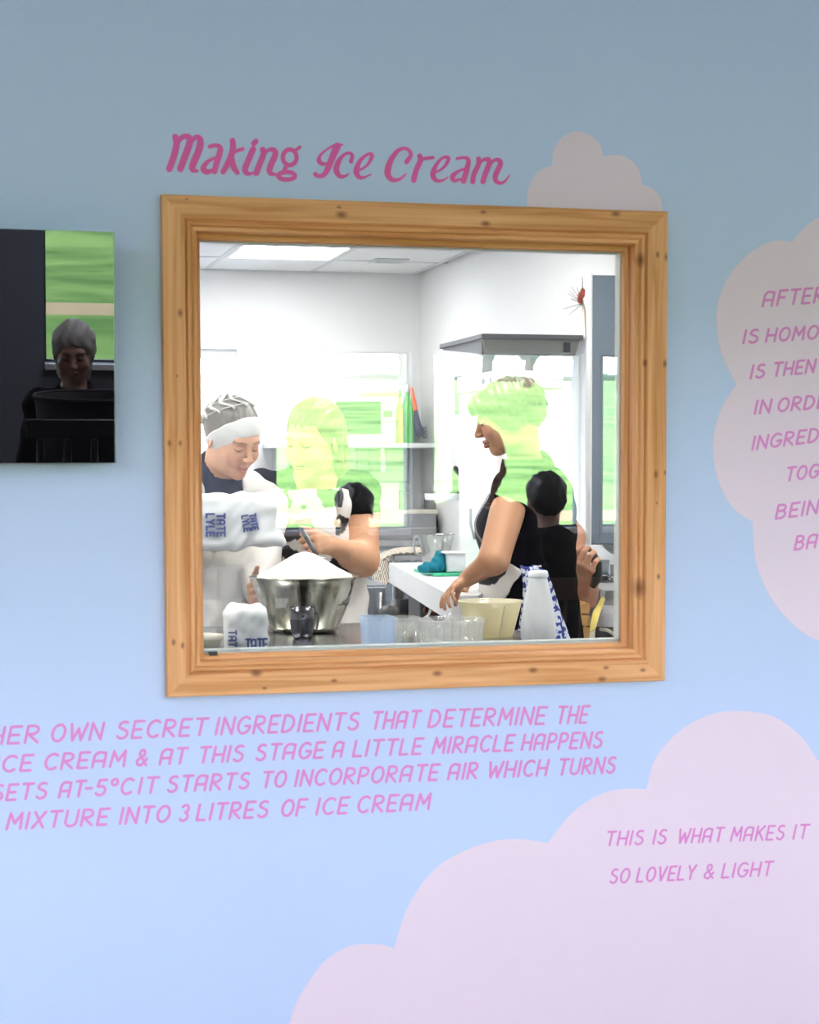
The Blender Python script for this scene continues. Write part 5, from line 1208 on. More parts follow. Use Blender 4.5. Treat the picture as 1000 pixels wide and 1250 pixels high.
obj('box_body', box(a[0], b2[0], 6.7, 6.9, P3(404, 484, ymw)[2]+.001, a[2]-.008, .001), mat('box_tan', (.55, .50, .25), .8), bxo)
obj('box_lid', box(a[0]-.002, b2[0]+.002, 6.698, 6.902, a[2]-.012, a[2], .001), mat('box_lid', (.62, .58, .34), .8), bxo)
def bottle(x, w_, py0, col, label, y=6.75, name='spray_bottle', trig=None):
    c = P3(x, py0, y); k = 1/ppm(y, x); zt = c[2]-s0[2]; r = w_*k
    o_ = root(name, (c[0], y, s0[2]+.001), label, 'bottle')
    obj('bottle_body', lathe([(r, 0), (r*1.02, .01), (r, zt*.55), (r*.85, zt*.66), (r*.42, zt*.78), (r*.38, zt*.85)], (c[0], y, s0[2]+.001), 20, True, True), mat('bot_'+name+str(int(x)), col, .35), o_, True)
    obj('cap', lathe([(r*.5, zt*.85), (r*.5, zt*.93), (r*.3, zt)], (c[0], y, s0[2]+.001), 16, True, True), mat('cap_'+str(int(x)), trig or (.6, .62, .6), .4), o_, True)
bottle(497.5, 7.5, 469, (.14, .55, .10), 'bright green bottle on the back shelf between the orange handles')
bottle(488, 4, 476, (.75, .35, .12), 'slim orange bottle left of the green bottle', 6.72, trig=(.10, .12, .1))
# orange and grey hanging brush at the corner
br_ = root('cleaning_brush', tuple(P3(507, 541, 6.7)), 'orange handled grey bristle brush standing on the back shelf by the corner', 'brush')
obj('handle', tube(spline([P3(502, 473, 6.72), P3(505, 488, 6.7), P3(507.5, 502, 6.68)], 4), [.008, .010, .011, .012, .013, .013, .013, .013, .012], 8), mat('brush_orange', (.80, .16, .06), .4), br_, True)
obj('brush_head', tube(spline([P3(507.5, 502, 6.68), P3(510, 520, 6.66), P3(514, 533, 6.66)], 4), [.012, .014, .018, .02, .024, .026, .026, .022, .018], 8), mat('brush_grey', (.06, .07, .10), .6), br_, True)
obj('bristles', join(*[tube([P3(514+.6*k, 524+2.2*k, 6.66), P3(521+.3*k, 521+2.6*k, 6.64)], [.004, .002], 5) for k in range(6)]), mat('brush_bristle', (.05, .05, .06), .8), br_)
# hanging items between shelf and counter: white panel, jugs
ycb = 6.35
ct0 = P3(455, 624, ycb)
un = root('steel_cabinet', ((P3(440, 640, ycb)[0]+2.55)/2, 6.65, 0), 'grey stainless steel cabinet with a raised back shelf along the back wall', 'cabinet')
x0_, x1_ = P3(425, 640, ycb)[0], 2.57
obj('cabinet_body', box(x0_, x1_, ycb+.02, 6.99, .08, .965), mat('cab_steel', (.36, .39, .42), .3, .9, var=.15, vscale=2), un)
mid = P3(500, 700, ycb)[0]
obj('door', box(x0_+.01, (x0_+mid)/2-.004, ycb, ycb+.018, .12, .93, .002), mat('cab_door', (.34, .38, .43), .32, .85), un)
obj('door', box((x0_+mid)/2+.004, mid-.004, ycb, ycb+.018, .12, .93, .002), mat('cab_door', (.34, .38, .43), .32, .85), un)
obj('door', box(mid+.004, x1_-.01, ycb, ycb+.018, .12, .93, .002), mat('cab_door', (.34, .38, .43), .32, .85), un)
obj('counter_top', box(x0_-.02, x1_, ycb-.02, 6.99, .965, .99, .003), M_STEEL, un)
obj('raised_panel', box(x0_, x1_, 6.55, 6.99, .99, ct0[2]-.02), mat('panel_steel', (.40, .40, .41), .25, .9), un)
obj('raised_shelf', box(x0_-.02, x1_, 6.50, 6.99, ct0[2]-.02, ct0[2], .002), mat('pale_edge', (.70, .66, .56), .35), un)
obj('panel_seam', box(x0_, x1_, 6.546, 6.55, P3(460, 645, 6.55)[2]-.003, P3(460, 645, 6.55)[2]+.003), M_STEEL, un)
top = ct0[2]
def canister(x0, x1, py0, y, col, label, name='storage_box', rough=.4):
    a, b2 = P3(x0, py0, y), P3(x1, py0, y); o_ = root(name, ((a[0]+b2[0])/2, y+.06, top+.001), label, 'box')
    obj('box_body', box(a[0], b2[0], y, y+.12, top+.001, a[2]-.012, .004), mat('m_'+label[:12], col, rough), o_)
    obj('box_lid', box(a[0]-.003, b2[0]+.003, y-.003, y+.123, a[2]-.016, a[2], .003), mat('l_'+label[:12], tuple(min(1, c_*1.1) for c_ in col), rough), o_)
canister(463, 487, 590, 6.6, (.62, .66, .60), 'pale lidded storage box on the raised steel shelf')
canister(489, 501, 600, 6.62, (.30, .33, .30), 'smaller grey storage box right of the pale one')
canister(444, 461, 596, 6.62, (.58, .54, .50), 'beige storage box half hidden behind the black sleeve')
canister(524, 547, 601, 6.66, (.20, .20, .20), 'dark grey box on the raised shelf in the corner')
# white panel above (notice board between shelf and counter)
a, b2 = P3(437, 549, 6.97), P3(500, 587, 6.97)
nb_ = root('white_board', ((a[0]+b2[0])/2, 6.98, b2[2]), 'pale wipe clean board on the back wall below the shelf', 'board')
obj('board_face', box(a[0], b2[0], 6.985, 6.998, b2[2], a[2]), mat('board_face', (.78, .80, .78), .4), nb_); obj('board_frame', join(box(a[0]-.012, b2[0]+.012, 6.98, 6.998, b2[2]-.012, b2[2]), box(a[0]-.012, b2[0]+.012, 6.98, 6.998, a[2], a[2]+.012), box(a[0]-.012, a[0], 6.98, 6.998, b2[2], a[2]), box(b2[0], b2[0]+.012, 6.98, 6.998, b2[2], a[2])), mat('board_rim', (.6, .62, .62), .4), nb_)
# knife rack / small shelf in the corner
c0_, c1_ = P3(531, 603, 5.6), P3(563, 609, 5.6)
ks = root('small_shelf', tuple(P3(545, 612, 5.65)), 'short white shelf sticking out by the machine', 'shelf')
obj('shelf_board', box(c0_[0], 2.59, 5.6, 5.8, P3(531, 611, 5.6)[2], c0_[2], .003), mat('shelf_w2', (.80, .83, .90), .35), ks)
obj('bracket', box(2.55, 2.595, 5.68, 5.72, P3(531, 630, 5.6)[2], P3(531, 611, 5.6)[2]), M_STEEL, ks)
kn_ = root('black_sharpener', tuple(P3(556, 603, 5.7)), 'tall black rounded bar standing on the short white shelf', 'tool')
kz = c0_[2]+.001; kc = P3(556, 600, 5.7); obj('bar', lathe([(.016, 0), (.016, P3(556, 573, 5.7)[2]-kz), (.012, P3(556, 571, 5.7)[2]-kz+.004), (.004, P3(556, 570, 5.7)[2]-kz+.006)], (kc[0], 5.7, kz), 16, True, True), mat('black_rubber', (.02, .02, .02), .5), kn_, True)
obj('bar_foot', lathe([(.03, 0), (.03, .006), (.018, .010)], (kc[0], 5.7, kz), 16, True, True), M_BLACK, kn_, True)
# things on the white worktop
WT = .97
def onwt(px, py): return pixz(px, py, WT)
# measuring jug
c = onwt(532, 692); k = 1/ppm(c[1], 532); zt = pix(532, 652, c[1])[2]-WT
jg = root('measuring_jug', (c[0], c[1], WT), 'tall steel and clear measuring jug on the white worktop', 'jug')
obj('jug_body', vessel([(14*k, 0), (15*k, .005), (17*k, zt*.5), (22*k, zt*.97), (23*k, zt)], .0018, (c[0], c[1], WT), 32), glass_mat('jug_clear', (.72, .74, .72), .30, diffuse=.25, dcol=(.5, .52, .52), rough=.12), jg, True)
obj('jug_handle', tube(spline([(c[0]-20*k, c[1], WT+zt*.92), (c[0]-26*k, c[1], WT+zt*.9), (c[0]-25*k, c[1], WT+zt*.45), (c[0]-17*k, c[1], WT+zt*.35)], 5), .005, 8), glass_mat('clear_handle', (.8, .8, .8), .1, diffuse=.4, dcol=(.8, .8, .8)), jg, True)
# white tub, green board, teal cloth
c = onwt(553, 703); k = 1/ppm(c[1], 553); zt = pix(553, 674, c[1])[2]
wtb = root('white_tub', (c[0]+.05, c[1]+.06, WT), 'white rimmed plastic tub on the worktop by the machine', 'tub')
obj('tub_body', box(c[0]-6*k, c[0]+16*k, c[1], c[1]+.09, WT+.014, zt-.004, .006), mat('tub_pale', (.72, .76, .82), .35), wtb); obj('tub_rim', box(c[0]-10*k, c[0]+18*k, c[1]-.008, c[1]+.098, zt-.006, zt, .002), mat('tub_rim', (.88, .89, .9), .3), wtb)
a = onwt(528, 701); gb = obj('chopping_board', box(a[0]-.03, a[0]+.22, a[1]-.14, a[1]+.18, WT+.0005, WT+.012, .003), mat('green_board', (.06, .50, .28), .45)); tag(gb, 'green chopping board lying on the white worktop', 'board')
c = onwt(529, 702); k = 1/ppm(c[1], 530)
d = Sdf(); d.add(Ell((c[0]-2*k, c[1]-.01, WT+.028), (14*k, .05, .026))); d.add(Ell((c[0]+9*k, c[1]-.0, WT+.05), (8*k, .04, .04)), .02); d.add(Ell((c[0]-12*k, c[1]-.02, WT+.022), (7*k, .035, .018)), .02); d.cut(plane((0, 0, -1), (0, 0, WT+.0135)), 0)
d.warp(lambda P: (.006*np.sin(P[:, 0]*95+P[:, 2]*80)*np.sin(P[:, 2]*70+P[:, 0]*40)+.003*np.sin(P[:, 0]*170+P[:, 1]*150)).astype(f32))
o = sobj('teal_cloth', d, (c[0]-.14, c[1]-.09, WT), (c[0]+.13, c[1]+.08, WT+.12), .0045, cloth('teal_cotton', (.01, .17, .24)), None); tag(o, 'crumpled teal cloth lying on the worktop beside the green board', 'cloth')
# tea towel over the end of the steel side table
yt = 5.35; zt_ = P3(490, 676, yt)[2]
sd = root('side_table', (P3(498, 680, yt)[0], yt+.25, 0), 'small steel side table with a folded tea towel over its end', 'table')
xa_, xb_ = P3(482, 680, yt)[0], P3(516, 680, yt)[0]
obj('table_top', box(xa_, ta[0]+.10 if False else xb_, yt, yt+.5, zt_-.035, zt_-.006, .003), M_STEEL, sd)
for x in (xa_+.02, xb_-.02):
    for y in (yt+.03, yt+.47): obj('leg', tube([(x, y, 0), (x, y, zt_-.035)], .014, 8), M_STEEL, sd, True)
tm = bpy.data.materials.new('check_towel'); tm.use_nodes = True; n = tm.node_tree; bs = n.nodes['Principled BSDF']; bs.inputs['Roughness'].default_value = .95
tcn = n.nodes.new('ShaderNodeTexCoord'); vo = n.nodes.new('ShaderNodeTexChecker'); vo.inputs['Scale'].default_value = 60; vo.inputs[1].default_value = (.78, .72, .62, 1); vo.inputs[2].default_value = (.26, .20, .16, 1)
n.links.new(tcn.outputs['Object'], vo.inputs[0]); n.links.new(vo.outputs[0], bs.inputs[0])
q = lambda px, py, dy=0: P3(px, py, yt+dy)
rows = [[q(519, 669, .20), q(519, 671, .1), q(520, 675, 0)], [q(500, 668, .20), q(500, 671, .1), q(500, 675, -.01)], [q(482, 670, .2), q(480, 673, .1), q(479, 677, -.02)], [q(470, 674, .2), q(468, 679, .1), q(467, 684, -.03)], [q(459, 684, .2), q(465, 684, .1), q(474, 683, -.03)], [q(456, 697, .2), q(464, 699, .1), q(476, 701, -.03)], [q(455, 707, .2), q(463, 711, .1), q(474, 713, -.03)]]
tw = root('tea_towel', tuple(q(490, 676)), 'pale checked tea towel draped over the steel side table', 'towel')
obj('towel_cloth', sheet(rows, .006), tm, tw, True)
obj('towel_fringe', join(*[tube([q(458+2.6*k, 702+1.6*k, 0), q(457.5+2.6*k, 711+1.4*k, 0)], .0022, 4) for k in range(6)]), mat('fringe', (.75, .72, .66), .9), tw)
# under the worktop: black bag, dark blender bases
c = pixz(495, 752, .44)
d = Sdf(); cc = np.array([2.02, 4.55, 0]); 
def lump(name, px, py, y, r, z0, m, label, cat, seed=0, hh=.003):
    c = P3(px, py, y); d = Sdf(); d.add(Ell(c, r)); d.cut(plane((0, 0, -1), (0, 0, z0)), .004)
    d.warp(lambda P: (.006*np.sin(P[:, 0]*60+seed+P[:, 2]*50)*np.sin(P[:, 2]*70-P[:, 1]*40)).astype(f32))
    o_ = sobj(name, d, c-np.array(r)*1.15, c+np.array(r)*1.15, .007, m, None); return tag(o_, label, cat)
lump('black_bag', 495, 752, 4.35, (.12, .10, .07), P3(495, 752, 4.35)[2]-.06, M_BLACK, 'black bag lying under the white worktop', 'bag')
for k, (px, lab) in enumerate(((521, 'left'), (539, 'right'))): pass
ymx = 3.9
ap0, ap1 = P3(513, 712, ymx), P3(552, 757, ymx)
ax = root('mixer_unit', ((ap0[0]+ap1[0])/2, ymx+.1, .44), 'dark grey appliance with two brown rings standing under the worktop', 'appliance')
obj('housing', box(ap0[0], ap1[0], ymx, ymx+.2, .441, ap0[2], .01), mat('dark_grey_case', (.035, .037, .042), .4), ax)
for px, py, cc_ in ((524, 729, (.12, .10, .09)), (524, 745, (.22, .09, .06))):
    c = P3(px, py, ymx); rg = lathe([(.016, 0), (.024, 0), (.026, .008), (.024, .014), (.016, .012), (.013, .006)], (0, 0, 0), 24, False, False)
    obj('ring_dial', xf(rg, Matrix.Translation((c[0], ymx+.002, c[2]))@Matrix.Rotation(PI/2, 4, 'X')), mat('ring%d' % py, cc_, .3, .6), ax, True)
# lower left steel fridge behind
fr_ = root('steel_fridge', (1.62, 4.75, 0), 'grey steel undercounter fridge left of the worktop legs', 'fridge')
fa, fb = P3(430, 700, 4.5), P3(472, 700, 4.5)
obj('fridge_body', box(fa[0], fb[0], 4.52, 5.1, .06, P3(450, 713, 4.5)[2], .006), mat('fridge_steel', (.40, .43, .47), .3, .8), fr_)
obj('fridge_door', box(fa[0]+.004, fb[0]-.004, 4.495, 4.517, .12, P3(450, 717, 4.5)[2], .003), mat('fridge_door', (.42, .46, .52), .3, .8), fr_)
obj('fridge_handle', tube([(fb[0]-.03, 4.48, .55), (fb[0]-.03, 4.48, .85)], .006, 8), M_STEEL, fr_, True)
for x in (fa[0]+.05, fb[0]-.05):
    for y in (4.57, 5.05): obj('foot', tube([(x, y, 0), (x, y, .062)], .015, 8), M_BLACK, fr_, True)

# --- right hand clutter seen past the raised arm
yq = 3.55
cz_ = P3(740, 712, yq)[2]
rs = root('serving_table', (P3(745, 712, yq)[0], yq+.25, 0), 'pale serving table at the right edge of the window view', 'table')
rx0, rx1 = P3(719, 712, yq)[0], 2.59
obj('table_top', box(rx0, rx1, yq, yq+.45, cz_-.03, cz_, .003), mat('pale_top', (.66, .66, .68), .4), rs)
for x in (rx0+.03, rx1-.03):
    for y in (yq+.03, yq+.42): obj('leg', tube([(x, y, 0), (x, y, cz_-.03)], .014, 8), M_STEEL, rs, True)
def qtub(x0, x1, py0, y, m, label, zb_=None, m2=None):
    a, b2 = P3(x0, py0, y), P3(x1, py0, y); cx = (a[0]+b2[0])/2; r = (b2[0]-a[0])/2
    o_ = root('clear_tub', (cx, y, cz_+.001), label, 'tub'); obj('tub_body', vessel([(r*.85, 0), (r*.95, (a[2]-cz_)*.8), (r, a[2]-cz_)], .002, (cx, y, cz_+.001), 24), m, o_, True)
    if m2: obj('blue_liquid', lathe([(r*.82, .004), (r*.9, (a[2]-cz_)*.42)], (cx, y, cz_+.001), 24, True, True), m2, o_, True)
qtub(727, 744, 684, yq+.10, glass_mat('clear2', (.85, .87, .88), .08, diffuse=.35, dcol=(.85, .88, .9)), 'clear tub of pale blue liquid behind the raised hand', m2=mat('blue_liquid', (.20, .50, .72), .2))
qtub(745, 760, 690, yq+.14, glass_mat('clear2', (.85, .87, .88), .08, diffuse=.35, dcol=(.85, .88, .9)), 'clear tub at the right edge of the window view')
o = lump('grey_cloth_pile', 751, 664, yq+.2, (.05, .05, .045), cz_+.001, cloth('grey_cloth', (.52, .50, .52)), 'light grey folded cloth against the right edge of the glass', 'cloth', 2)
# cutlery / foil clutter
rc_ = random.Random(5); cl = []
ct_ = root('cutlery_tray', (P3(740, 716, yq-.02)[0], yq+.03, cz_+.001), 'tray of metal cutlery at the front of the serving table', 'tray')
a = P3(728, 713, yq)[0]
obj('tray', box(a, 2.58, yq+.005, yq+.085, cz_+.001, cz_+.008), mat('tray_dark', (.10, .11, .14), .4), ct_)
for k in range(9):
    x = a+.02+rc_.random()*.14; y = yq+.02+rc_.random()*.05; an = rc_.uniform(-.9, .9); L = .05
    obj('cutlery_piece', tube([(x-L*math.cos(an)*.5, y-L*math.sin(an)*.3, cz_+.012+.002*k), (x+L*math.cos(an)*.5, y+L*math.sin(an)*.3, cz_+.013+.002*k)], [.0025, .006], 6), mat('bright_steel', (.75, .77, .8), .15, 1), ct_, True)
# wooden crate, yellow-cream strap, black bin, floor level
yk = 2.85
ka, kb_ = P3(704, 736, yk), P3(720, 772, yk)
cr_ = root('wooden_crate', ((ka[0]+kb_[0])/2, yk+.1, kb_[2]-.02), 'wooden crate on a low stand right of the flowered cloth', 'crate')
M_CR = mat('crate_wood', (.50, .27, .09), .6, var=.2, vscale=10)
kx0, kx1, kz0, kz1 = ka[0]-.02, kb_[0]+.0, kb_[2]-.02, ka[2]
for k in range(3): obj('slat', box(kx0, kx1, yk, yk+.012, kz0+(kz1-kz0)*k/3+.003, kz0+(kz1-kz0)*(k+1)/3-.003), M_CR, cr_)
for k in range(3): obj('slat', box(kx0, kx1, yk+.19, yk+.202, kz0+(kz1-kz0)*k/3+.003, kz0+(kz1-kz0)*(k+1)/3-.003), M_CR, cr_)
for x in (kx0+.006, kx1-.018): obj('end_board', box(x, x+.012, yk+.012, yk+.19, kz0, kz1), M_CR, cr_)
obj('base_board', box(kx0, kx1, yk+.0, yk+.2, kz0-.01, kz0), M_CR, cr_)
ls = root('low_stand', ((kx0+kx1)/2, yk+.1, 0), 'low white edged stand under the wooden crate', 'stand')
obj('stand_top', box(kx0-.04, kx1+.03, yk-.06, yk+.24, kz0-.035, kz0-.0105, .003), mat('stand_white', (.75, .70, .68), .4), ls)
for x in (kx0-.02, kx1+.01):
    for y in (yk-.04, yk+.22): obj('leg', box(x-.012, x+.012, y-.012, y+.012, 0, kz0-.035), M_STEEL, ls)
st = root('yellow_strap', tuple(P3(720, 795, 2.75)), 'yellow and cream strap hanging down at the right of the window', 'strap')
obj('strap_upper', sheet([[P3(735, 728, 2.9), P3(739, 731, 2.9)], [P3(725, 745, 2.85), P3(733, 748, 2.84)], [P3(721, 760, 2.8), P3(730, 757, 2.79)], [P3(720, 772, 2.78), P3(727, 768, 2.77)]], .003, 4), mat('strap_yellow', (.75, .60, .16), .7), st, True)
obj('strap_lower', sheet([[P3(720, 772, 2.78), P3(727, 767, 2.78)], [P3(718, 785, 2.77), P3(726, 780, 2.76)], [P3(714, 802, 2.75), P3(724, 802, 2.75)]], .003, 4), mat('strap_cream', (.70, .66, .55), .7), st, True)
sh_ = P3(737, 730, 2.95)
obj('strap_hook', tube([P3(737, 729, 2.9), P3(738, 722, 3.2), (rx0+.03, yq-.002, cz_-.015)], .003, 6), M_STEEL, st, True)
yl = 3.0
bn = root('black_bin', tuple(P3(745, 800, yl)), 'black bag lined bin at the lower right corner of the window', 'bin')
ba, bb_ = P3(729, 746, yl), P3(775, 746, yl); bcx = (ba[0]+bb_[0])/2; br2 = (bb_[0]-ba[0])/2
bn.location = (bcx, yl+.1, 0); ORG[bn] = np.array([bcx, yl+.1, 0])
obj('bin_body', vessel([(br2*.8, 0), (br2*.98, ba[2]-.05), (br2, ba[2])], .004, (bcx, yl+.1, 0), 28), M_BLACK, bn, True)
obj('bin_liner', lathe([(br2*1.02, ba[2]-.06), (br2*1.05, ba[2]-.03), (br2*1.04, ba[2]+.004), (br2*.9, ba[2]+.006), (br2*.88, ba[2]-.05)], (bcx, yl+.1, 0), 28, False), mat('grey_liner', (.45, .45, .48), .5), bn, True, label='grey bin liner folded over the rim')
obj('cream_band', tube(spline([P3(733, 768, yl-.06), P3(743, 770, yl-.09), P3(752, 777, yl-.05)], 4), .006, 6), mat('cream_band', (.72, .68, .55), .6), bn, True)

# ================================================================== CAFE GUESTS AND FURNITURE (reflected in glass and screen)
M_COAT = {k: cloth('coat_'+k, c) for k, c in dict(black=(.006, .006, .007), navy=(.014, .016, .03), grey=(.03, .03, .032), brown=(.03, .022, .018)).items()}
def guest(hc, yaw, pitch, coat, haircol, label, seated=True, hscale=1., long_=False, group=None, wide=1.):
    h = Head(hc, yaw, pitch, 0, hscale, eyes='open'); M2 = rotm(yaw); fx, fy = M2[:, 0], -M2[:, 1]; hc = np.array(hc)
    nk = hc-[0, 0, .165]-fy*.02; chs = nk-[0, 0, .16]-fy*.02; wst = chs-[0, 0, .24]; hp = wst-[0, 0, .14]
    shl, shr = chs+fx*.175*wide+[0, 0, .10], chs-fx*.175*wide+[0, 0, .10]
    ell, elr = chs+fx*.25*wide-[0, 0, .17]+fy*.04, chs-fx*.25*wide-[0, 0, .17]+fy*.04
    wl, wr = (chs+fx*.10-[0, 0, .22]+fy*.26, chs-fx*.10-[0, 0, .22]+fy*.26) if seated else (ell-[0, 0, .22]+fy*.10, elr-[0, 0, .22]+fy*.10)
    b = Sdf(); b.add(h.sdf()); b.add(Cone(h.w((0, .03, -.07)), nk, .05, .056), .02)
    def T(g): return [ECone(chs+[0, 0, .04], chs-[0, 0, .06], (.16+g)*wide, (.155+g)*wide, fy, 1.4), ECone(chs, wst, (.155+g)*wide, (.145+g)*wide, fy, 1.3), ECone(wst, hp, (.145+g)*wide, (.175+g)*wide, fy, 1.2)]
    mk_body(b, nk, T(0), (shl, shr), [([shl, ell, wl], (.05, .042, .028)), ([shr, elr, wr], (.05, .042, .028))])
    dn = np.array([0, 0, -1.])
    b.add(hand(wl, (fy*.8+dn*.3) if seated else dn, dn if seated else -fx, -fx if seated else fy, .95, curl=.35), .01); b.add(hand(wr, (fy*.8+dn*.3) if seated else dn, dn if seated else fx, fx if seated else fy, .95, curl=.35), .01)
    lg = []
    for s_ in (-1, 1):
        hj = hp+fx*s_*.09
        if seated: kj = hj+fy*.42-[0, 0, .0]; kj[2] = max(.46, hp[2]-.03); aj = kj*[1, 1, 0]+[0, 0, .09]
        else: kj = hj*[1, 1, 0]+[0, 0, .48]; aj = hj*[1, 1, 0]+[0, 0, .09]
        limb(b, [hj, kj, aj], [.085, .06, .042], .04); b.add(Cone(aj-[0, 0, .05], aj-[0, 0, .055]+fy*.15, .042, .036), .02); lg.append((hj, kj, aj))
    r_ = root('person', (hp[0], hp[1], 0), label, 'person', group)
    pts = [shl, shr, ell, elr, wl, wr, hp, hc]+[q_ for l in lg for q_ in l]
    lo, hi = bb(pts, .17); lo[2] = 0; hb = bb([hc], .14); hb[0][2] -= .02
    sobj('body', b, lo, hi, .012, M_SKIN, r_, [(hb[0], hb[1], .0045)], h.color())
    hr = Sdf(); hr.add(Ell((0, .022, .038), (.088, .104, .092)))
    if long_: hr.add(Cone((0, .05, -.0), (0, .05, -.10), .085, .07), .03)
    else: hr.add(Ell((0, .07, -.01), (.07, .05, .06)), .03)
    hr.sub(Ell((0, -.10, -.045), (.066, .085, .10)), .008)
    hr.warp(lambda P: .0028*np.sin(P[:, 0]*150+np.sin(P[:, 2]*60)*2).astype(f32))
    sobj('hair', W(hr, h), *bb([hc-np.array([0, 0, .03])], .19), .007, haircol, r_)
    c_ = Sdf()
    for t_ in T(.022): c_.add(t_, .04)
    for s_, e_, w_ in ((shl, ell, wl), (shr, elr, wr)): c_.add(Cone(nk-[0, 0, .03], s_, .062, .075), .03); c_.add(Cone(s_, e_, .070, .060), .02); c_.add(Cone(e_, e_+(w_-e_)*.85, .058, .046), .015)
    c_.add(Cone(nk-[0, 0, .04], nk+[0, 0, .03], .08, .068), .02); c_.sub(Cone(nk+[0, 0, .02]+fy*.02, nk+[0, 0, .15]+fy*.02, .055, .08), .006)
    c_.cut(plane((0, 0, -1), hp-[0, 0, .03]), .01); c_.warp(wrinkle(.004, 30, hc[0]))
    lo, hi = bb([shl, shr, ell, elr, wl, wr, hp, nk], .15); sobj('coat', c_, lo, hi, .011, coat, r_)
    tr_ = Sdf()
    for hj, kj, aj in lg: tr_.add(Cone(hj, kj, .098, .075), .02); tr_.add(Cone(kj, aj+[0, 0, .03], .074, .058), .02)
    tr_.add(ECone(hp+[0, 0, .06], hp-[0, 0, .02], .165, .18, fy, 1.2), .04); tr_.cut(plane((0, 0, 1), hp+[0, 0, .04]), .01)
    lo, hi = bb([hp]+[q_ for l in lg for q_ in l], .2); sobj('trousers', tr_, lo, hi, .013, M_COAT['navy'], r_)
    return r_, hp, fy, fx
H_BLK, H_BRN, H_GRY = MATS['black_hair'], MATS['dark_brown_hair'], hair_mat('grey_hair', (.42, .40, .34), (.62, .60, .52))
def mir(px, py, yv):             # where a thing seen in the window glass really stands
    q_ = pix(px, py, yv); return np.array([q_[0], .11-q_[1], q_[2]])
def mirtv(px, py, Y):            # the same for the tilted screen
    n_ = np.array([0, -math.cos(TT), -math.sin(TT)]); d_ = ray(px, py); p0 = np.array([0, -.031, TZ0]); t_ = ((p0-CAM)@n_)/(d_@n_); q_ = CAM+d_*t_
    r_ = d_-2*(d_@n_)*n_; return q_+r_*(Y-q_[1])/r_[1]
import time as _t
faceglass = 0.0      # local -Y is forward; turn by 180 deg to face +Y
def chair(x, y, yaw, label, group=None):
    r_ = root('cafe_chair', (x, y, 0), label, 'chair', group); T_ = Matrix.Translation((x, y, 0))@Matrix.Rotation(yaw, 4, 'Z'); m_ = mat('chair_wood', (.10, .055, .03), .45)
    obj('seat', xf(box(-.2, .2, -.2, .2, .43, .455, .01), T_), m_, r_)
    for sx_ in (-1, 1):
        for sy_ in (-1, 1): obj('leg', xf(tube([(sx_*.18, sy_*.18, 0), (sx_*.165, sy_*.165, .43)], [.015, .019], 8), T_), m_, r_, True)
        obj('back_post', xf(tube([(sx_*.17, .185, .455), (sx_*.165, .25, .92)], .016, 8), T_), m_, r_, True)
    obj('back_rail', xf(box(-.18, .18, .235, .262, .84, .93, .008), T_), m_, r_)
    for k in range(4): obj('back_spindle', xf(tube([(-.105+.07*k, .19, .455), (-.105+.07*k, .245, .84)], .008, 6), T_), m_, r_, True)
def table(x, y, w_, d_, z_, label):
    r_ = root('cafe_table', (x, y, 0), label, 'table'); m_ = mat('table_wood', (.16, .12, .10), .35)
    obj('table_top', box(x-w_/2, x+w_/2, y-d_/2, y+d_/2, z_-.03, z_, .006), m_, r_)
    obj('apron_rail', join(box(x-w_/2+.05, x+w_/2-.05, y-d_/2+.05, y-d_/2+.07, z_-.10, z_-.03), box(x-w_/2+.05, x+w_/2-.05, y+d_/2-.07, y+d_/2-.05, z_-.10, z_-.03)), m_, r_)
    for sx_ in (-1, 1):
        for sy_ in (-1, 1): obj('leg', box(x+sx_*(w_/2-.06)-.025, x+sx_*(w_/2-.06)+.025, y+sy_*(d_/2-.06)-.025, y+sy_*(d_/2-.06)+.025, 0, z_-.03), m_, r_)
# grey-haired guest seen in the television
gt_ = mirtv(90, 430, -4.6)
guest(gt_, PI+.1, .25, M_COAT['black'], H_GRY, 'grey haired guest in a dark coat seated by the cafe window, mirrored in the television', True, 1.0, True, wide=.74)
chair(gt_[0], gt_[1]-.08, PI, 'dark wooden chair of the grey haired guest mirrored in the television', None)
g2 = mirtv(-45, 452, -4.4); g2[2] = gt_[2]+.0
guest(g2+np.array([-.12, 0, -.02]), PI-.5, .1, M_COAT['grey'], H_BLK, 'dark coated guest at the left edge of the television reflection', True, 1.0, False)
chair(g2[0]-.12, g2[1]-.08, PI, 'dark wooden chair at the left edge of the television reflection')
table(gt_[0]-.05, gt_[1]+.72, 1.3, .46, .74, 'dark wooden cafe table in front of the grey haired guest')
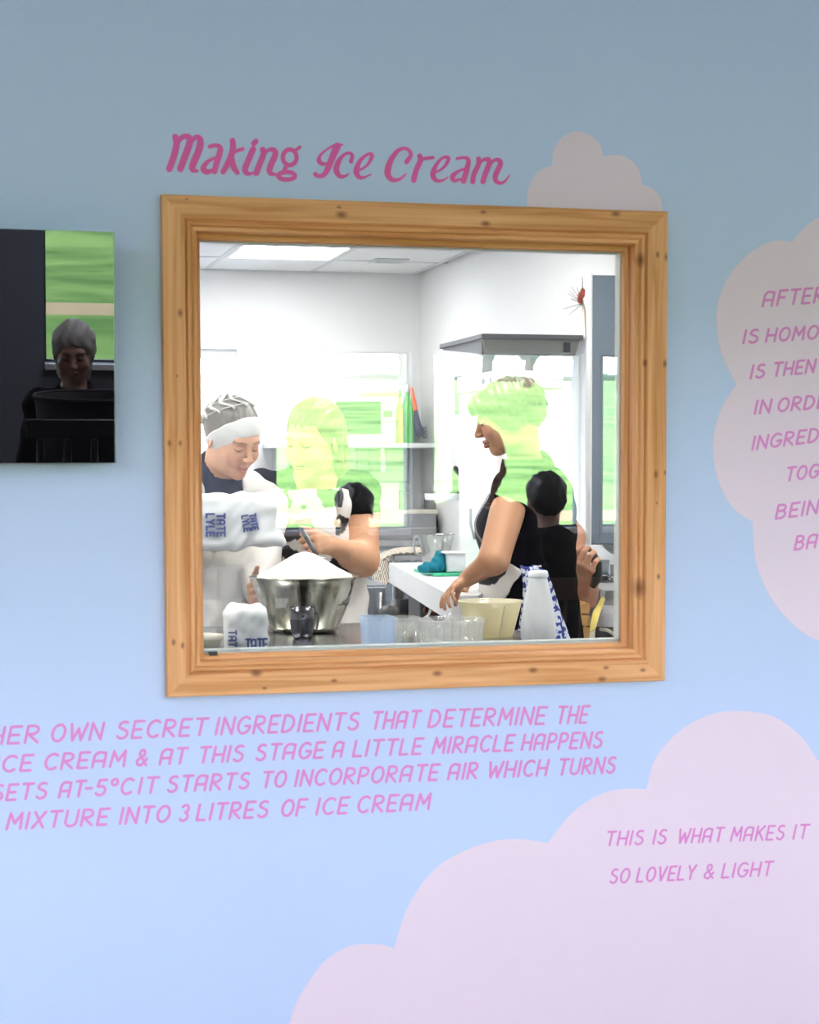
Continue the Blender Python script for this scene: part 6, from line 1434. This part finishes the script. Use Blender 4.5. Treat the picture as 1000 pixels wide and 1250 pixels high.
# high spindle-backed bench between the table and the wall, with its top rail in the television reflection
by_ = -3.42; ra, rb2 = mirtv(31, 512, by_), mirtv(31, 534, by_)
bn_ = root('spindle_bench', (ra[0]+.65, by_, 0), 'dark bench with a high spindle back mirrored low in the television', 'bench')
mb_ = mat('bench_wood', (.05, .045, .045), .5)
obj('top_rail', box(ra[0], ra[0]+1.3, by_-.015, by_+.015, rb2[2], ra[2], .004), mb_, bn_)
for k in range(14): obj('back_spindle', lathe([(.014, 0), (.020, .12), (.013, .24), (.019, .36), (.012, rb2[2]-.47)], (ra[0]+.05+k*.092, by_, .465), 10, True, True), mb_, bn_, True)
obj('seat', box(ra[0], ra[0]+1.3, by_-.02, by_+.40, .42, .465, .006), mb_, bn_)
for x in (ra[0]+.04, ra[0]+1.26):
    for y in (by_+.02, by_+.36): obj('leg', tube([(x, y, 0), (x, y, .42)], [.018, .026], 8), mb_, bn_, True)
bc_ = np.array([gt_[0]+.02, gt_[1]+.68, .741]); bh_ = mirtv(90, 484, gt_[1]+.68)[2]-.741
bk_ = root('basket', tuple(bc_), 'dark woven basket on the cafe table, mirrored in the television', 'basket')
obj('basket_body', vessel([(.15, 0), (.19, bh_*.5), (.21, bh_)], .01, tuple(bc_), 32), mat('dark_wicker', (.03, .025, .03), .8, bump=.8, bscale=60), bk_, True)
obj('basket_rim', tube([(bc_[0]+.21*math.cos(a_*PI/12), bc_[1]+.21*math.sin(a_*PI/12), bc_[2]+bh_) for a_ in range(25)], .010, 6, False), mat('dark_wicker', (.03, .025, .03), .8), bk_, True)
# guests mirrored in the window glass
A_ = mir(666, 612, 4.35); guest(A_, .1, .1, M_COAT['black'], H_BLK, 'short haired guest in black mirrored at the right of the window glass', True, 1.0)
chair(A_[0], A_[1]+.12, 0, 'dark wooden chair of the short haired guest in black')
B_ = mir(433, 625, 4.75); guest(B_, .25, .1, M_COAT['brown'], H_BLK, 'guest in brown mirrored at the left of the window glass', True, 1.0, wide=1.05)
chair(B_[0], B_[1]+.12, 0, 'dark wooden chair of the guest in brown')
D_ = mir(588, 563, 3.1); guest(D_, PI-.3, .05, M_COAT['navy'], H_BRN, 'standing guest in navy mirrored over the face of the profile woman', False, 1.0)
table(A_[0]-.55, A_[1]-1.12, 1.5, .6, .74, 'dark wooden cafe table between the two seated guests')
